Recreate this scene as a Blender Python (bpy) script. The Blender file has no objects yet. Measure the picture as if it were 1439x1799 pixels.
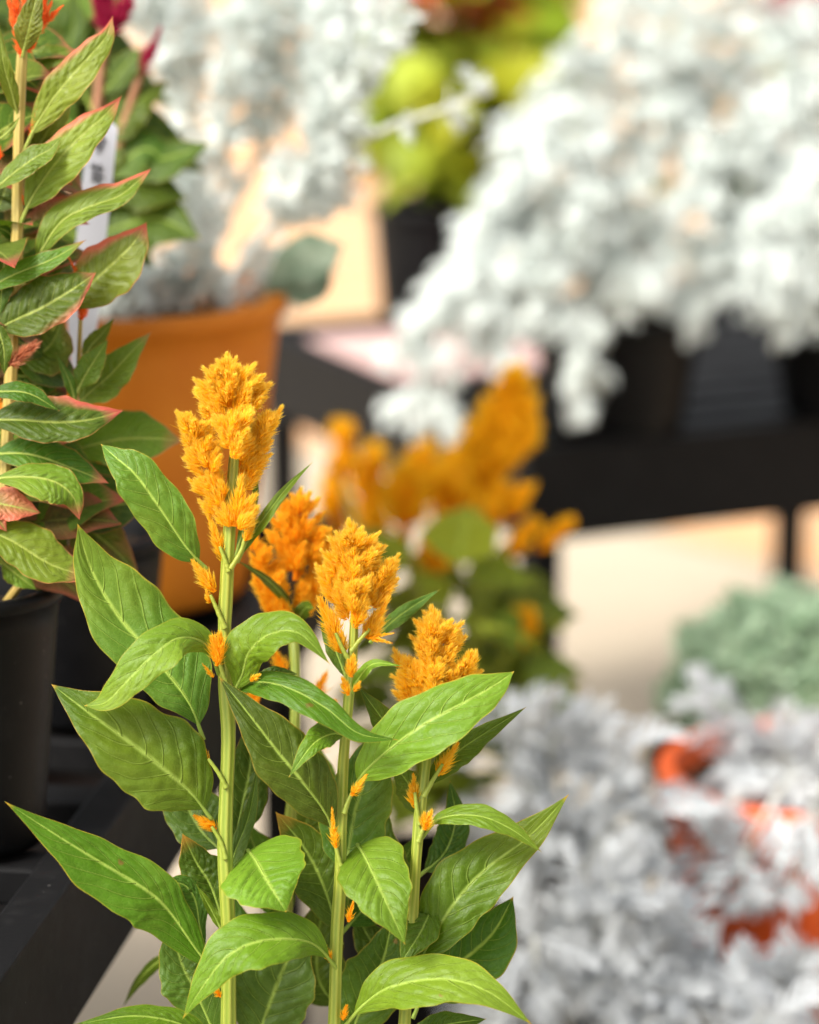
import bpy, math, random
import numpy as np
from mathutils import Vector, Matrix

random.seed(7)
RNG = np.random.default_rng(7)
scene = bpy.context.scene
COL = scene.collection
R = math.radians

# ------------------------------------------------------------------ camera, sky, sun, exposure
CAM_H, PITCH, LENS, SENSOR = 0.95, 14.0, 85.0, 24.0
FOCUS = 1.35
cam_d = bpy.data.cameras.new('camera'); cam = bpy.data.objects.new('camera', cam_d); COL.objects.link(cam)
cam.location = (0, 0, CAM_H); cam.rotation_euler = (R(90 - PITCH), 0, 0)
cam_d.lens = LENS; cam_d.sensor_fit = 'HORIZONTAL'; cam_d.sensor_width = SENSOR
cam_d.clip_start = 0.02; cam_d.clip_end = 500
cam_d.dof.use_dof = True; cam_d.dof.focus_distance = FOCUS; cam_d.dof.aperture_fstop = 3.05
cam_d.dof.aperture_blades = 0
scene.camera = cam

SUN_EL, SUN_AZ = 47.0, -125.0        # azimuth measured from +Y (view direction) clockwise
world = bpy.data.worlds.new('World'); scene.world = world; world.use_nodes = True
wn = world.node_tree.nodes; wl_ = world.node_tree.links
sky = wn.new('ShaderNodeTexSky'); sky.sky_type = 'NISHITA'; sky.sun_disc = False
sky.sun_elevation = R(SUN_EL); sky.sun_rotation = R(SUN_AZ)
sky.dust_density = 6.0; sky.air_density = 1.0; sky.ozone_density = 0.3
wn['Background'].inputs['Strength'].default_value = 0.125
veil = wn.new('ShaderNodeHueSaturation'); veil.inputs['Saturation'].default_value = 0.22      # thin white cloud: the sky's blue is mostly veiled
wl_.new(sky.outputs[0], veil.inputs['Color']); wl_.new(veil.outputs[0], wn['Background'].inputs['Color'])
sun_d = bpy.data.lights.new('sun', 'SUN'); sun = bpy.data.objects.new('sun', sun_d); COL.objects.link(sun)
sun_d.energy = 1.5; sun_d.angle = R(14); sun_d.color = (1.0, 0.95, 0.86)
_sd = Vector((math.cos(R(SUN_EL)) * math.sin(R(SUN_AZ)), math.cos(R(SUN_EL)) * math.cos(R(SUN_AZ)), math.sin(R(SUN_EL))))
sun.rotation_euler = (-_sd).to_track_quat('-Z', 'Y').to_euler()
sun.location = (0, 0, 6)
vs = scene.view_settings
vs.view_transform = 'Standard'; vs.look = 'None'; vs.gamma = 1.0; vs.use_curve_mapping = False
vs.exposure = 1.22
scene.cycles.use_denoising = True
scene.cycles.max_bounces = 6; scene.cycles.transparent_max_bounces = 8

# ------------------------------------------------------------------ places in the scene
S = SENSOR / LENS / 1439.0
_f = np.array([0, math.cos(R(PITCH)), -math.sin(R(PITCH))]); _u = np.array([0, math.sin(R(PITCH)), math.cos(R(PITCH))])
_r = np.array([1.0, 0, 0]); _c = np.array([0, 0, CAM_H])
def P(x, y, d):
    """world point of the sight line (x, y) at depth d metres"""
    return _c + d * (_f + (x - 719.5) * S * _r - (y - 899.5) * S * _u)
def PA(a):
    a = np.asarray(a, float); x, y, d = a[..., 0:1], a[..., 1:2], a[..., 2:3]
    return _c + d * (_f + (x - 719.5) * S * _r - (y - 899.5) * S * _u)
def PZ(x, y, z):
    v = _f + (x - 719.5) * S * _r - (y - 899.5) * S * _u
    return _c + v * ((z - CAM_H) / v[2])

# ------------------------------------------------------------------ materials
class NT:
    def __init__(self, name):
        self.m = bpy.data.materials.new(name); self.m.use_nodes = True
        self.t = self.m.node_tree; self.n = self.t.nodes; self.out = self.n['Material Output']; self.bsdf = self.n['Principled BSDF']
    def node(self, kind, **kw):
        n = self.n.new(kind)
        for k, v in kw.items(): setattr(n, k, v)
        return n
    def link(self, a, b): self.t.links.new(a, b)
    def val(self, sock, v):
        if isinstance(v, bpy.types.NodeSocket): self.link(v, sock)
        else: sock.default_value = v
    def math(self, op, a, b=0.0, c=0.0, clamp=False):
        n = self.node('ShaderNodeMath', operation=op, use_clamp=clamp)
        self.val(n.inputs[0], a); self.val(n.inputs[1], b); self.val(n.inputs[2], c)
        return n.outputs[0]
    def smooth(self, x, lo, hi):
        n = self.node('ShaderNodeMapRange', interpolation_type='SMOOTHSTEP')
        self.val(n.inputs[0], x); n.inputs[1].default_value = lo; n.inputs[2].default_value = hi
        return n.outputs[0]
    def mix(self, f, a, b, blend='MIX'):
        n = self.node('ShaderNodeMix', data_type='RGBA', blend_type=blend)
        self.val(n.inputs[0], f)
        for s, v in ((n.inputs[6], a), (n.inputs[7], b)):
            if isinstance(v, (tuple, list)): v = tuple(v) + (1.0,) * (4 - len(v))
            self.val(s, v)
        return n.outputs[2]
    def noise(self, scale, detail=3.0, rough=0.55, coord='Object', vec=None):
        n = self.node('ShaderNodeTexNoise'); n.inputs['Scale'].default_value = scale
        n.inputs['Detail'].default_value = detail; n.inputs['Roughness'].default_value = rough
        if vec is None: vec = self.node('ShaderNodeTexCoord').outputs[coord]
        self.link(vec, n.inputs['Vector']); return n.outputs[0]
    def attr(self, name): return self.node('ShaderNodeAttribute', attribute_name=name).outputs['Fac']
    def ocol(self): return self.node('ShaderNodeObjectInfo').outputs['Color']
    def orand(self): return self.node('ShaderNodeObjectInfo').outputs['Random']
    def bump(self, h, strength, dist):
        n = self.node('ShaderNodeBump'); n.inputs['Strength'].default_value = strength; n.inputs['Distance'].default_value = dist
        self.link(h, n.inputs['Height']); return n.outputs[0]
    def with_translucent(self, color, fac, normal=None):
        tr = self.node('ShaderNodeBsdfTranslucent'); self.val(tr.inputs['Color'], color)
        if normal is not None: self.link(normal, tr.inputs['Normal'])
        mx = self.node('ShaderNodeMixShader'); mx.inputs[0].default_value = fac
        self.link(self.bsdf.outputs[0], mx.inputs[1]); self.link(tr.outputs[0], mx.inputs[2])
        self.link(mx.outputs[0], self.out.inputs['Surface'])

def leaf_material(name, vein, edge, blush_lo, blush_hi, nveins=10.0, rough=0.42, trans=0.28, es=(0.2, 0.55)):
    k = NT(name)
    uv = k.node('ShaderNodeUVMap', uv_map='UVMap').outputs[0]
    sep = k.node('ShaderNodeSeparateXYZ'); k.link(uv, sep.inputs[0]); u, v = sep.outputs[0], sep.outputs[1]
    av = k.math('ABSOLUTE', v)
    ph = k.attr('phase')
    ph = k.math('ADD', ph, k.math('MULTIPLY', k.math('GREATER_THAN', v, 0.0), 0.42))
    wob = k.noise(60.0, 2.0)
    ph = k.math('ADD', ph, k.math('MULTIPLY', k.math('SUBTRACT', wob, 0.5), 0.12))
    tri = k.math('MULTIPLY', k.math('ABSOLUTE', k.math('SUBTRACT', k.math('FRACT', ph), 0.5)), 2.0)
    fade = k.math('SUBTRACT', 1.0, k.math('POWER', av, 2.2))
    lat = k.math('MULTIPLY', k.smooth(tri, 0.86, 0.97), fade)
    mid = k.smooth(av, 0.085, 0.0)
    veins = k.math('MAXIMUM', k.math('MULTIPLY', lat, 0.40), mid)
    base = k.ocol()
    mott = k.noise(28.0, 3.0)
    base = k.mix(k.smooth(mott, 0.3, 0.72), base, k.mix(1.0, base, (0.70, 0.76, 0.45), 'MULTIPLY'))
    big = k.noise(11.0, 2.0)
    base = k.mix(k.math('MULTIPLY', k.smooth(big, 0.5, 0.78), 0.38), base, (0.26, 0.30, 0.03))
    # fine net of tertiary veins
    vo = k.node('ShaderNodeTexVoronoi', feature='DISTANCE_TO_EDGE'); vo.inputs['Scale'].default_value = 420.0
    k.link(k.node('ShaderNodeTexCoord').outputs['Object'], vo.inputs['Vector'])
    net = k.smooth(vo.outputs['Distance'], 0.12, 0.0)
    base = k.mix(k.math('MULTIPLY', net, 0.05), base, vein)
    col = k.mix(k.math('MULTIPLY', veins, 0.78), base, vein)
    bl = k.attr('blush')
    bl = k.math('ADD', bl, k.math('MULTIPLY', k.math('SUBTRACT', k.noise(55.0, 3.0), 0.5), 0.55), clamp=True)
    bl = k.math('MULTIPLY', bl, k.smooth(k.attr('blush'), 0.0, 0.25))
    col = k.mix(k.math('MULTIPLY', k.smooth(bl, 0.08, 0.75), 0.85), col, k.mix(k.smooth(bl, 0.3, 1.0), blush_lo, blush_hi))
    ed = k.math('MULTIPLY', k.smooth(av, 0.945, 1.0), k.math('ADD', es[0], k.math('MULTIPLY', k.smooth(u, 0.5, 1.0), es[1])))
    col = k.mix(ed, col, edge)
    tip = k.smooth(u, 0.965, 1.0)
    col = k.mix(k.math('MULTIPLY', tip, 0.9), col, edge)
    spk = k.math('MULTIPLY', k.smooth(k.noise(95.0, 2.0), 0.735, 0.78), 0.75)          # small brown flecks
    col = k.mix(spk, col, (0.20, 0.11, 0.03))
    hs = k.node('ShaderNodeHueSaturation'); k.link(col, hs.inputs['Color'])
    k.link(k.math('ADD', 0.86, k.math('MULTIPLY', k.orand(), 0.30)), hs.inputs['Value'])
    col = hs.outputs[0]
    k.link(col, k.bsdf.inputs['Base Color'])
    k.bsdf.inputs['Roughness'].default_value = rough
    k.bsdf.inputs['Specular IOR Level'].default_value = 0.22
    h = k.math('SUBTRACT', k.math('ADD', k.math('MULTIPLY', k.noise(700.0, 2.0), 0.2), k.math('MULTIPLY', k.noise(150.0, 2.0, 0.4), 0.9)), k.math('ADD', k.math('MULTIPLY', lat, 0.9), k.math('MULTIPLY', net, 0.07)))
    nrm = k.bump(h, 0.8, 0.0009)
    k.link(nrm, k.bsdf.inputs['Normal'])
    k.with_translucent(k.mix(1.0, col, (1.25, 1.3, 0.55), 'MULTIPLY'), trans, nrm)
    return k.m

def stem_material(name, c1, c2):
    k = NT(name)
    mp = k.node('ShaderNodeMapping'); mp.inputs['Scale'].default_value = (1, 1, 0.12)
    k.link(k.node('ShaderNodeTexCoord').outputs['Object'], mp.inputs['Vector'])
    n1 = k.noise(260.0, 3.0, vec=mp.outputs[0])
    n2 = k.noise(18.0, 2.0)
    rib = k.attr('rib')
    f = k.math('ADD', k.math('MULTIPLY', rib, 0.7), k.math('MULTIPLY', n1, 0.45), clamp=True)
    col = k.mix(f, c1, c2)
    col = k.mix(k.smooth(n2, 0.45, 0.75), col, k.mix(1.0, col, (1.08, 0.92, 0.7), 'MULTIPLY'))
    k.link(col, k.bsdf.inputs['Base Color']); k.bsdf.inputs['Roughness'].default_value = 0.4
    k.bsdf.inputs['Specular IOR Level'].default_value = 0.35
    k.link(k.bump(n1, 0.25, 0.0005), k.bsdf.inputs['Normal'])
    k.with_translucent(col, 0.18)
    return k.m

def plume_material(name, deep, mid, tip, trans=0.35):
    k = NT(name)
    t = k.attr('tone')
    cr = k.node('ShaderNodeValToRGB'); e = cr.color_ramp.elements
    e[0].position = 0.0; e[0].color = (*deep, 1); e[1].position = 1.0; e[1].color = (*tip, 1)
    el = cr.color_ramp.elements.new(0.5); el.color = (*mid, 1)
    k.link(t, cr.inputs[0]); col = cr.outputs[0]
    k.link(col, k.bsdf.inputs['Base Color']); k.bsdf.inputs['Roughness'].default_value = 0.55
    k.bsdf.inputs['Specular IOR Level'].default_value = 0.25
    k.with_translucent(col, trans)
    return k.m

def plain(name, c1, c2, scale=30.0, rough=0.6, bump=0.2, bdist=0.002, spec=0.4, trans=0.0, use_ocol=False):
    k = NT(name)
    n = k.noise(scale, 5.0, 0.6)
    col = k.mix(k.smooth(n, 0.3, 0.7), c1, c2)
    if use_ocol: col = k.mix(1.0, col, k.ocol(), 'MULTIPLY')
    k.link(col, k.bsdf.inputs['Base Color']); k.bsdf.inputs['Roughness'].default_value = rough
    k.bsdf.inputs['Specular IOR Level'].default_value = spec
    if bump: k.link(k.bump(n, bump, bdist), k.bsdf.inputs['Normal'])
    if trans: k.with_translucent(col, trans)
    return k.m

def plastic(name, c, rough=0.38, dust=0.25):
    k = NT(name)
    n = k.noise(35.0, 6.0, 0.65); sp = k.noise(240.0, 2.0, 0.5)
    d = k.math('ADD', k.math('MULTIPLY', k.smooth(n, 0.5, 0.8), dust), k.math('MULTIPLY', k.smooth(sp, 0.74, 0.78), 0.5), clamp=True)
    col = k.mix(d, c, (0.16, 0.15, 0.14))
    k.link(col, k.bsdf.inputs['Base Color'])
    k.link(k.math('ADD', rough, k.math('MULTIPLY', n, 0.25)), k.bsdf.inputs['Roughness'])
    k.bsdf.inputs['Specular IOR Level'].default_value = 0.13
    k.link(k.bump(k.noise(420.0, 3.0), 0.12, 0.0006), k.bsdf.inputs['Normal'])
    return k.m

MAT = {
 'leaf': leaf_material('celosia_leaf', (0.36, 0.48, 0.085), (0.62, 0.36, 0.04), (0.55, 0.30, 0.05), (0.75, 0.28, 0.03)),
 'leaf_red': leaf_material('blushed_celosia_leaf', (0.40, 0.46, 0.10), (0.58, 0.18, 0.07), (0.50, 0.16, 0.10), (0.62, 0.10, 0.08), nveins=11.0, es=(0.5, 0.5)),
 'stem': stem_material('celosia_stem', (0.17, 0.26, 0.02), (0.37, 0.41, 0.065)),
 'stem_tan': stem_material('tan_celosia_stem', (0.34, 0.27, 0.05), (0.52, 0.40, 0.12)),
 'stem_red': stem_material('red_celosia_stem', (0.30, 0.10, 0.06), (0.40, 0.22, 0.10)),
 'gold': plume_material('golden_plume', (1.0, 0.47, 0.006), (1.0, 0.63, 0.018), (1.0, 0.83, 0.17), 0.65),
 'amber': plume_material('amber_plume', (1.0, 0.40, 0.005), (1.0, 0.55, 0.012), (1.0, 0.74, 0.09), 0.6),
 'bright': plume_material('bright_golden_plume', (1.0, 0.46, 0.003), (1.0, 0.58, 0.006), (1.0, 0.74, 0.04), 0.62),
 'orange': plume_material('orange_plume', (0.80, 0.11, 0.012), (0.95, 0.20, 0.03), (1.0, 0.36, 0.10)),
 'rust': plume_material('rust_plume', (0.38, 0.09, 0.04), (0.55, 0.18, 0.08), (0.70, 0.35, 0.20)),
 'crimson': plume_material('crimson_plume', (0.22, 0.004, 0.03), (0.38, 0.01, 0.06), (0.5, 0.04, 0.11), 0.25),
 'silver': plain('silver_felt_leaf', (0.68, 0.74, 0.70), (0.84, 0.87, 0.84), 40, 0.85, 0.3, 0.001, 0.15, 0.25),
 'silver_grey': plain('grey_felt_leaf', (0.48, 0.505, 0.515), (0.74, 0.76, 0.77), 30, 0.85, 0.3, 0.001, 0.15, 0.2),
 'silver_stem': plain('felt_stem', (0.55, 0.56, 0.50), (0.72, 0.72, 0.66), 60, 0.85, 0.3, 0.001, 0.15),
 'sage': plain('sage_green_leaf', (0.34, 0.49, 0.31), (0.56, 0.68, 0.50), 60, 0.6, 0.2, 0.001, 0.3, 0.15),
 'dark_sage': plain('dark_sage_leaf', (0.10, 0.15, 0.09), (0.26, 0.31, 0.22), 45, 0.7, 0.2, 0.001, 0.2, 0.1),
 'lime': plain('lime_leaf', (0.30, 0.42, 0.025), (0.44, 0.46, 0.04), 25, 0.5, 0.2, 0.001, 0.3, 0.45, True),
 'terracotta': plain('terracotta', (0.54, 0.155, 0.004), (0.60, 0.19, 0.008), 22, 0.62, 0.15, 0.001, 0.3),
 'orange_glaze': plain('orange_planter', (0.86, 0.12, 0.02), (0.90, 0.15, 0.03), 12, 0.5, 0.1, 0.001, 0.4),
 'black': plastic('black_nursery_plastic', (0.004, 0.004, 0.0045), 0.32, 0.03),
 'bench': plastic('dark_bench_plastic', (0.006, 0.0058, 0.006), 0.45, 0.05),
 'soil': plain('potting_soil', (0.02, 0.014, 0.009), (0.06, 0.042, 0.028), 90, 0.95, 0.8, 0.004, 0.1),
 'tag': plain('white_tag_plastic', (0.47, 0.48, 0.53), (0.52, 0.53, 0.58), 15, 0.45, 0.05, 0.0005),
 'ink': plain('pencil_marks', (0.05, 0.05, 0.06), (0.12, 0.12, 0.13), 200, 0.7, 0, 0),
 'pink': plain('pale_pink_sheet', (0.58, 0.38, 0.35), (0.62, 0.42, 0.39), 20, 0.7, 0.05, 0.001),
}

def ground_material():
    k = NT('pale_concrete')
    n = k.noise(1.2, 6.0, 0.6); n2 = k.noise(60.0, 4.0, 0.7)
    col = k.mix(k.smooth(n, 0.35, 0.7), (0.47, 0.39, 0.285), (0.41, 0.34, 0.25))
    col = k.mix(k.math('MULTIPLY', k.smooth(n2, 0.45, 0.8), 0.35), col, (0.34, 0.29, 0.23))
    k.link(col, k.bsdf.inputs['Base Color']); k.bsdf.inputs['Roughness'].default_value = 0.9
    k.link(k.bump(n2, 0.4, 0.003), k.bsdf.inputs['Normal']); return k.m
def brick_material():
    k = NT('peach_brick_paving')
    br = k.node('ShaderNodeTexBrick'); br.inputs['Scale'].default_value = 1.0
    br.inputs['Brick Width'].default_value = 0.2; br.inputs['Row Height'].default_value = 0.1; br.inputs['Mortar Size'].default_value = 0.005
    br.inputs['Color1'].default_value = (0.66, 0.34, 0.15, 1); br.inputs['Color2'].default_value = (0.60, 0.36, 0.18, 1); br.inputs['Mortar'].default_value = (0.46, 0.38, 0.28, 1)
    k.link(k.node('ShaderNodeTexCoord').outputs['Object'], br.inputs['Vector'])
    n = k.noise(8.0, 5.0)
    col = k.mix(k.math('MULTIPLY', k.smooth(n, 0.4, 0.75), 0.3), br.outputs[0], (0.66, 0.50, 0.34))
    k.link(col, k.bsdf.inputs['Base Color']); k.bsdf.inputs['Roughness'].default_value = 0.85
    k.link(k.bump(br.outputs['Fac'], -0.4, 0.003), k.bsdf.inputs['Normal']); return k.m
MAT['ground'] = ground_material(); MAT['brick'] = brick_material()

# ------------------------------------------------------------------ mesh helpers
class MB:
    """collects vertices and faces of one mesh"""
    def __init__(self): self.v = []; self.f = []; self.n = 0; self.fa = {}
    def add(self, v, f, **attrs):
        v = np.asarray(v, float).reshape(-1, 3)
        for k, a in attrs.items(): self.fa.setdefault(k, []).append((self.n, np.broadcast_to(np.asarray(a, float), (len(v),))))
        self.v.append(v); self.f.extend([[i + self.n for i in q] for q in f]); self.n += len(v)
    def mesh(self, name, mat, smooth=True, uv=None):
        me = bpy.data.meshes.new(name)
        V = np.concatenate(self.v) if self.v else np.zeros((0, 3))
        me.from_pydata(V.tolist(), [], self.f)
        for k, L in self.fa.items():
            arr = np.zeros(self.n, np.float32)
            for s, a in L: arr[s:s + len(a)] = a
            me.attributes.new(k, 'FLOAT', 'POINT').data.foreach_set('value', arr)
        if uv is not None:
            lay = me.uv_layers.new(name='UVMap'); li = np.empty(len(me.loops), np.int32); me.loops.foreach_get('vertex_index', li)
            lay.data.foreach_set('uv', np.asarray(uv, np.float32)[li].ravel())
        if smooth: me.polygons.foreach_set('use_smooth', np.ones(len(me.polygons), bool))
        me.materials.append(MAT[mat] if isinstance(mat, str) else mat)
        me.update(); return me

def link(name, me, parent=None, color=None, matrix=None):
    o = bpy.data.objects.new(name, me); COL.objects.link(o)
    if matrix is not None: o.matrix_world = matrix
    if parent is not None:
        o.parent = parent
        o.matrix_parent_inverse = Matrix.Translation(-Vector(parent.location))
    if color is not None: o.color = (*color, 1.0)
    return o
def thing(name, label, cat, loc, group=None):
    o = bpy.data.objects.new(name, None); COL.objects.link(o); o.location = loc; o.empty_display_size = 0.05
    o['label'] = label; o['category'] = cat
    if group: o['group'] = group
    return o

def frames(pts):
    pts = np.asarray(pts, float); t = np.gradient(pts, axis=0); t /= np.linalg.norm(t, axis=1, keepdims=True) + 1e-12
    ref = np.array([0.0, -1.0, 0.1]); a = np.cross(t, ref); a /= np.linalg.norm(a, axis=1, keepdims=True) + 1e-12
    return t, a, np.cross(t, a)
def catmull(pts, n):
    p = np.asarray(pts, float); p = np.vstack([2 * p[0] - p[1], p, 2 * p[-1] - p[-2]])
    seg = len(p) - 3; out = []
    for x in np.linspace(0, seg, n):
        i = min(int(x), seg - 1); t = x - i; a, b, c, d = p[i:i + 4]
        out.append(0.5 * (2 * b + (c - a) * t + (2 * a - 5 * b + 4 * c - d) * t * t + (3 * b - a - 3 * c + d) * t ** 3))
    return np.array(out)
def tube(mb, pts, rad, sides=10, ribs=0, ribamp=0.07):
    pts = np.asarray(pts, float); n = len(pts); rad = np.broadcast_to(np.asarray(rad, float), (n,))
    t, a, b = frames(pts); th = np.linspace(0, 2 * math.pi, sides, endpoint=False)
    rb = np.cos(ribs * th) if ribs else np.zeros(sides)
    rr = rad[:, None] * (1 + ribamp * rb)[None, :]
    V = pts[:, None, :] + rr[..., None] * (np.cos(th)[None, :, None] * a[:, None, :] + np.sin(th)[None, :, None] * b[:, None, :])
    F = [[i * sides + j, i * sides + (j + 1) % sides, (i + 1) * sides + (j + 1) % sides, (i + 1) * sides + j] for i in range(n - 1) for j in range(sides)]
    F += [list(range(sides))[::-1], [(n - 1) * sides + j for j in range(sides)]]
    mb.add(V.reshape(-1, 3), F, rib=np.tile((rb + 1) / 2, n), blush=0.0)
def box(mb, c, u, v, w, hu, hv, hw):
    """box centred at c, unit axes u v w, half sizes"""
    c, u, v, w = (np.asarray(q, float) for q in (c, u, v, w))
    V = [c + sx * hu * u + sy * hv * v + sz * hw * w for sx in (-1, 1) for sy in (-1, 1) for sz in (-1, 1)]
    mb.add(V, [[0, 1, 3, 2], [4, 6, 7, 5], [0, 4, 5, 1], [2, 3, 7, 6], [0, 2, 6, 4], [1, 5, 7, 3]])
def lathe(mb, c, prof, sides=56, tilt=None):
    th = np.linspace(0, 2 * math.pi, sides, endpoint=False); V = []
    for r, z in prof: V += [(r * math.cos(a), r * math.sin(a), z) for a in th]
    V = np.array(V)
    if tilt is not None: V = V @ np.array(tilt).T
    n = len(prof)
    F = [[i * sides + j, i * sides + (j + 1) % sides, (i + 1) * sides + (j + 1) % sides, (i + 1) * sides + j] for i in range(n - 1) for j in range(sides)]
    F.append([j for j in range(sides)][::-1])
    mb.add(V + np.asarray(c), F)

def pot(parent, base, r_top, r_bot, h, mat, rim=0.012, rim_out=0.004, name='pot', soil=0.85):
    """tapered flower pot with a rolled rim and soil inside"""
    mb = MB(); t = 0.003 if mat == 'black' else 0.007
    rr = lambda z: r_bot + (r_top - r_bot) * z / h
    prof = [(r_bot * 0.9, 0.002), (r_bot * 0.985, 0.0), (r_bot, 0.004)]
    for z in np.linspace(0.1, 0.85, 5): prof.append((rr(z * h), z * h))
    prof += [(rr(h - rim) , h - rim - 0.001), (rr(h - rim) + rim_out * 0.8, h - rim), (r_top + rim_out, h - rim + 0.002), (r_top + rim_out, h - 0.002), (r_top + rim_out - 0.0015, h),
             (r_top - t, h), (r_top - t - 0.001, h - 0.002), (rr(h * 0.5) - t, h * 0.5)]
    lathe(mb, base, prof)
    link(name, mb.mesh(name, mat), parent)
    ms = MB(); rs = rr(h * soil) - t * 0.5; nr, ns = 7, 36; V = [(0, 0, 0)]
    for i in range(1, nr + 1):
        for j in range(ns):
            a = 2 * math.pi * j / ns; V.append((rs * i / nr * math.cos(a), rs * i / nr * math.sin(a), random.uniform(-.004, .004)))
    F = [[0, 1 + j, 1 + (j + 1) % ns] for j in range(ns)]
    for i in range(nr - 1):
        for j in range(ns): F.append([1 + i * ns + j, 1 + (i + 1) * ns + j, 1 + (i + 1) * ns + (j + 1) % ns, 1 + i * ns + (j + 1) % ns])
    ms.add(np.array(V) + np.asarray(base) + np.array([0, 0, h * soil]), F)
    link('soil', ms.mesh('soil', 'soil'), parent)

# ------------------------------------------------------------------ leaves
def profile(u, pk, pet):
    x = np.clip((u - pet) / (1 - pet), 0, 1); b = 1.22; a = b * pk / (1 - pk)
    w = x ** a * (1 - x) ** b / (pk ** a * (1 - pk) ** b)
    return np.maximum(w, 0.03 * (1 - u))
def blush_field(U, V, mode, amt):
    A = np.abs(V)
    if mode == 'tip': f = np.clip((U - 0.72) / 0.28, 0, 1) ** 1.3 + 0.5 * np.clip((A - 0.9) / 0.1, 0, 1) * np.clip((U - .3) / .5, 0, 1)
    elif mode == 'left': f = np.clip((V - 0.45) / 0.55, 0, 1) * np.clip((U - .25) / .4, 0, 1) + np.clip((U - 0.8) / 0.2, 0, 1)
    elif mode == 'right': f = np.clip((-V - 0.45) / 0.55, 0, 1) * np.clip((U - .25) / .4, 0, 1) + np.clip((U - 0.8) / 0.2, 0, 1)
    elif mode == 'all': f = 0.35 + 0.6 * U * A + 0 * U
    else: f = np.zeros_like(U)
    return np.clip(f * amt, 0, 1)
def leaf_grid(nu=76, nv=25):
    us = np.linspace(0, 1, nu); vs_ = np.sign(np.linspace(-1, 1, nv)) * np.abs(np.linspace(-1, 1, nv)) ** 0.9
    F = [[i * nv + j, i * nv + j + 1, (i + 1) * nv + j + 1, (i + 1) * nv + j] for i in range(nu - 1) for j in range(nv - 1)]
    U, V = np.meshgrid(us, vs_, indexing='ij'); return us, U, V, F
def vein_phase(U, V, N):
    a, b, c = (random.random() * 6.28 for _ in range(3))
    return (U - 0.23 * np.abs(V) ** 1.25) * N + 0.30 * np.sin(5 * U + a) + 0.16 * np.sin(15 * U + 2 * V + b) + 0.10 * np.sin(4 * V + c)
def quilt(ph, U, V):
    r = random.random() * 6.28; ph = ph + 0.42 * (V > 0)
    return np.abs(np.sin(math.pi * ph)) ** 0.8 * np.clip(np.abs(V) * 4, 0, 1) * (1 - np.abs(V) ** 3) * (0.68 + 0.42 * np.sin(6 * U + 3.3 * V + r) * np.sin(2.2 * U + r))

def leaf(parent, mid, wl, wr, d0, tilt=0.55, fold=0.22, pk=0.40, pet=0.08, col=(0.10, 0.23, 0.032), mat='leaf', blush=None, amt=1.0,
         q=0.9, wave=1.2, N=10.0, curl=0.0, rib=1.0):
    """one leaf: midrib through sight points (x, y, mm behind d0), half widths left and right of the midrib"""
    mid = [(m[0], m[1], m[2] if len(m) > 2 else 0.0) for m in mid]
    us, U, V, F = leaf_grid()
    C = catmull(mid, len(us))
    T = np.gradient(C[:, :2], axis=0); T /= np.linalg.norm(T, axis=1, keepdims=True) + 1e-9
    nx, ny = T[:, 1], -T[:, 0]
    W = profile(us, pk, pet)[:, None]
    side = np.where(V > 0, wl, wr); rs = random.random() * 9
    edgew = 1 + 0.045 * np.sin(U * 19 + rs + 2 * (V > 0)) * np.abs(V) + 0.03 * np.sin(U * 41 + rs * 2)
    off = V * side * W * edgew
    X = C[:, 0:1] + nx[:, None] * off; Yp = C[:, 1:2] + ny[:, None] * off
    px = d0 * S * 1000.0                                        # mm per pixel at the leaf
    dy = Yp - C[:, 1:2]
    D = C[:, 2:3] - tilt * dy * px - fold * np.abs(off) * px * (1 - 0.5 * np.abs(V))
    D = D + curl * (np.abs(V) ** 2.5) * W * px * 10
    PH = vein_phase(U, V, N); D = D - 1.8 * q * quilt(PH, U, V) * W * min(1.0, (wl + wr) / 70) - 0.55 * min(1.0, (wl + wr) / 80) * np.sin(U * 37 + 4 * np.sin(V * 5 + rs) + rs) * np.sin(V * 9 + 3 * np.sin(U * 17 + rs)) * W + wave * np.sin(U * 13 + rs + 1.7 * (V > 0)) * np.abs(V) ** 2 * W
    pts = PA(np.stack([X, Yp, d0 + D / 1000.0], -1))
    mb = MB(); mb.add(pts.reshape(-1, 3), F, blush=blush_field(U, V, blush, amt).ravel(), phase=PH.ravel())
    uv = np.stack([U.ravel(), V.ravel()], 1)
    # raised midrib and petiole
    cen = PA(np.stack([C[:, 0], C[:, 1], d0 + (C[:, 2] + 0.15) / 1000.0], -1))
    rad = (np.interp(us, [0, pet, 0.3, 0.95, 1], [4.2, 3.4, 1.9, 0.5, 0.3]) * rib) * d0 * S
    n0 = mb.n; tube(mb, cen, rad, 6)
    uv = np.vstack([uv, np.stack([np.repeat(us * 0.9, 6), np.zeros(len(us) * 6)], 1)])
    j = [random.uniform(-.012, .012) for _ in range(2)]
    return link('leaf', mb.mesh('leaf', mat, uv=uv), parent, (max(.02, col[0] + j[0]), col[1] + j[1] * 1.5, col[2]))

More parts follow.
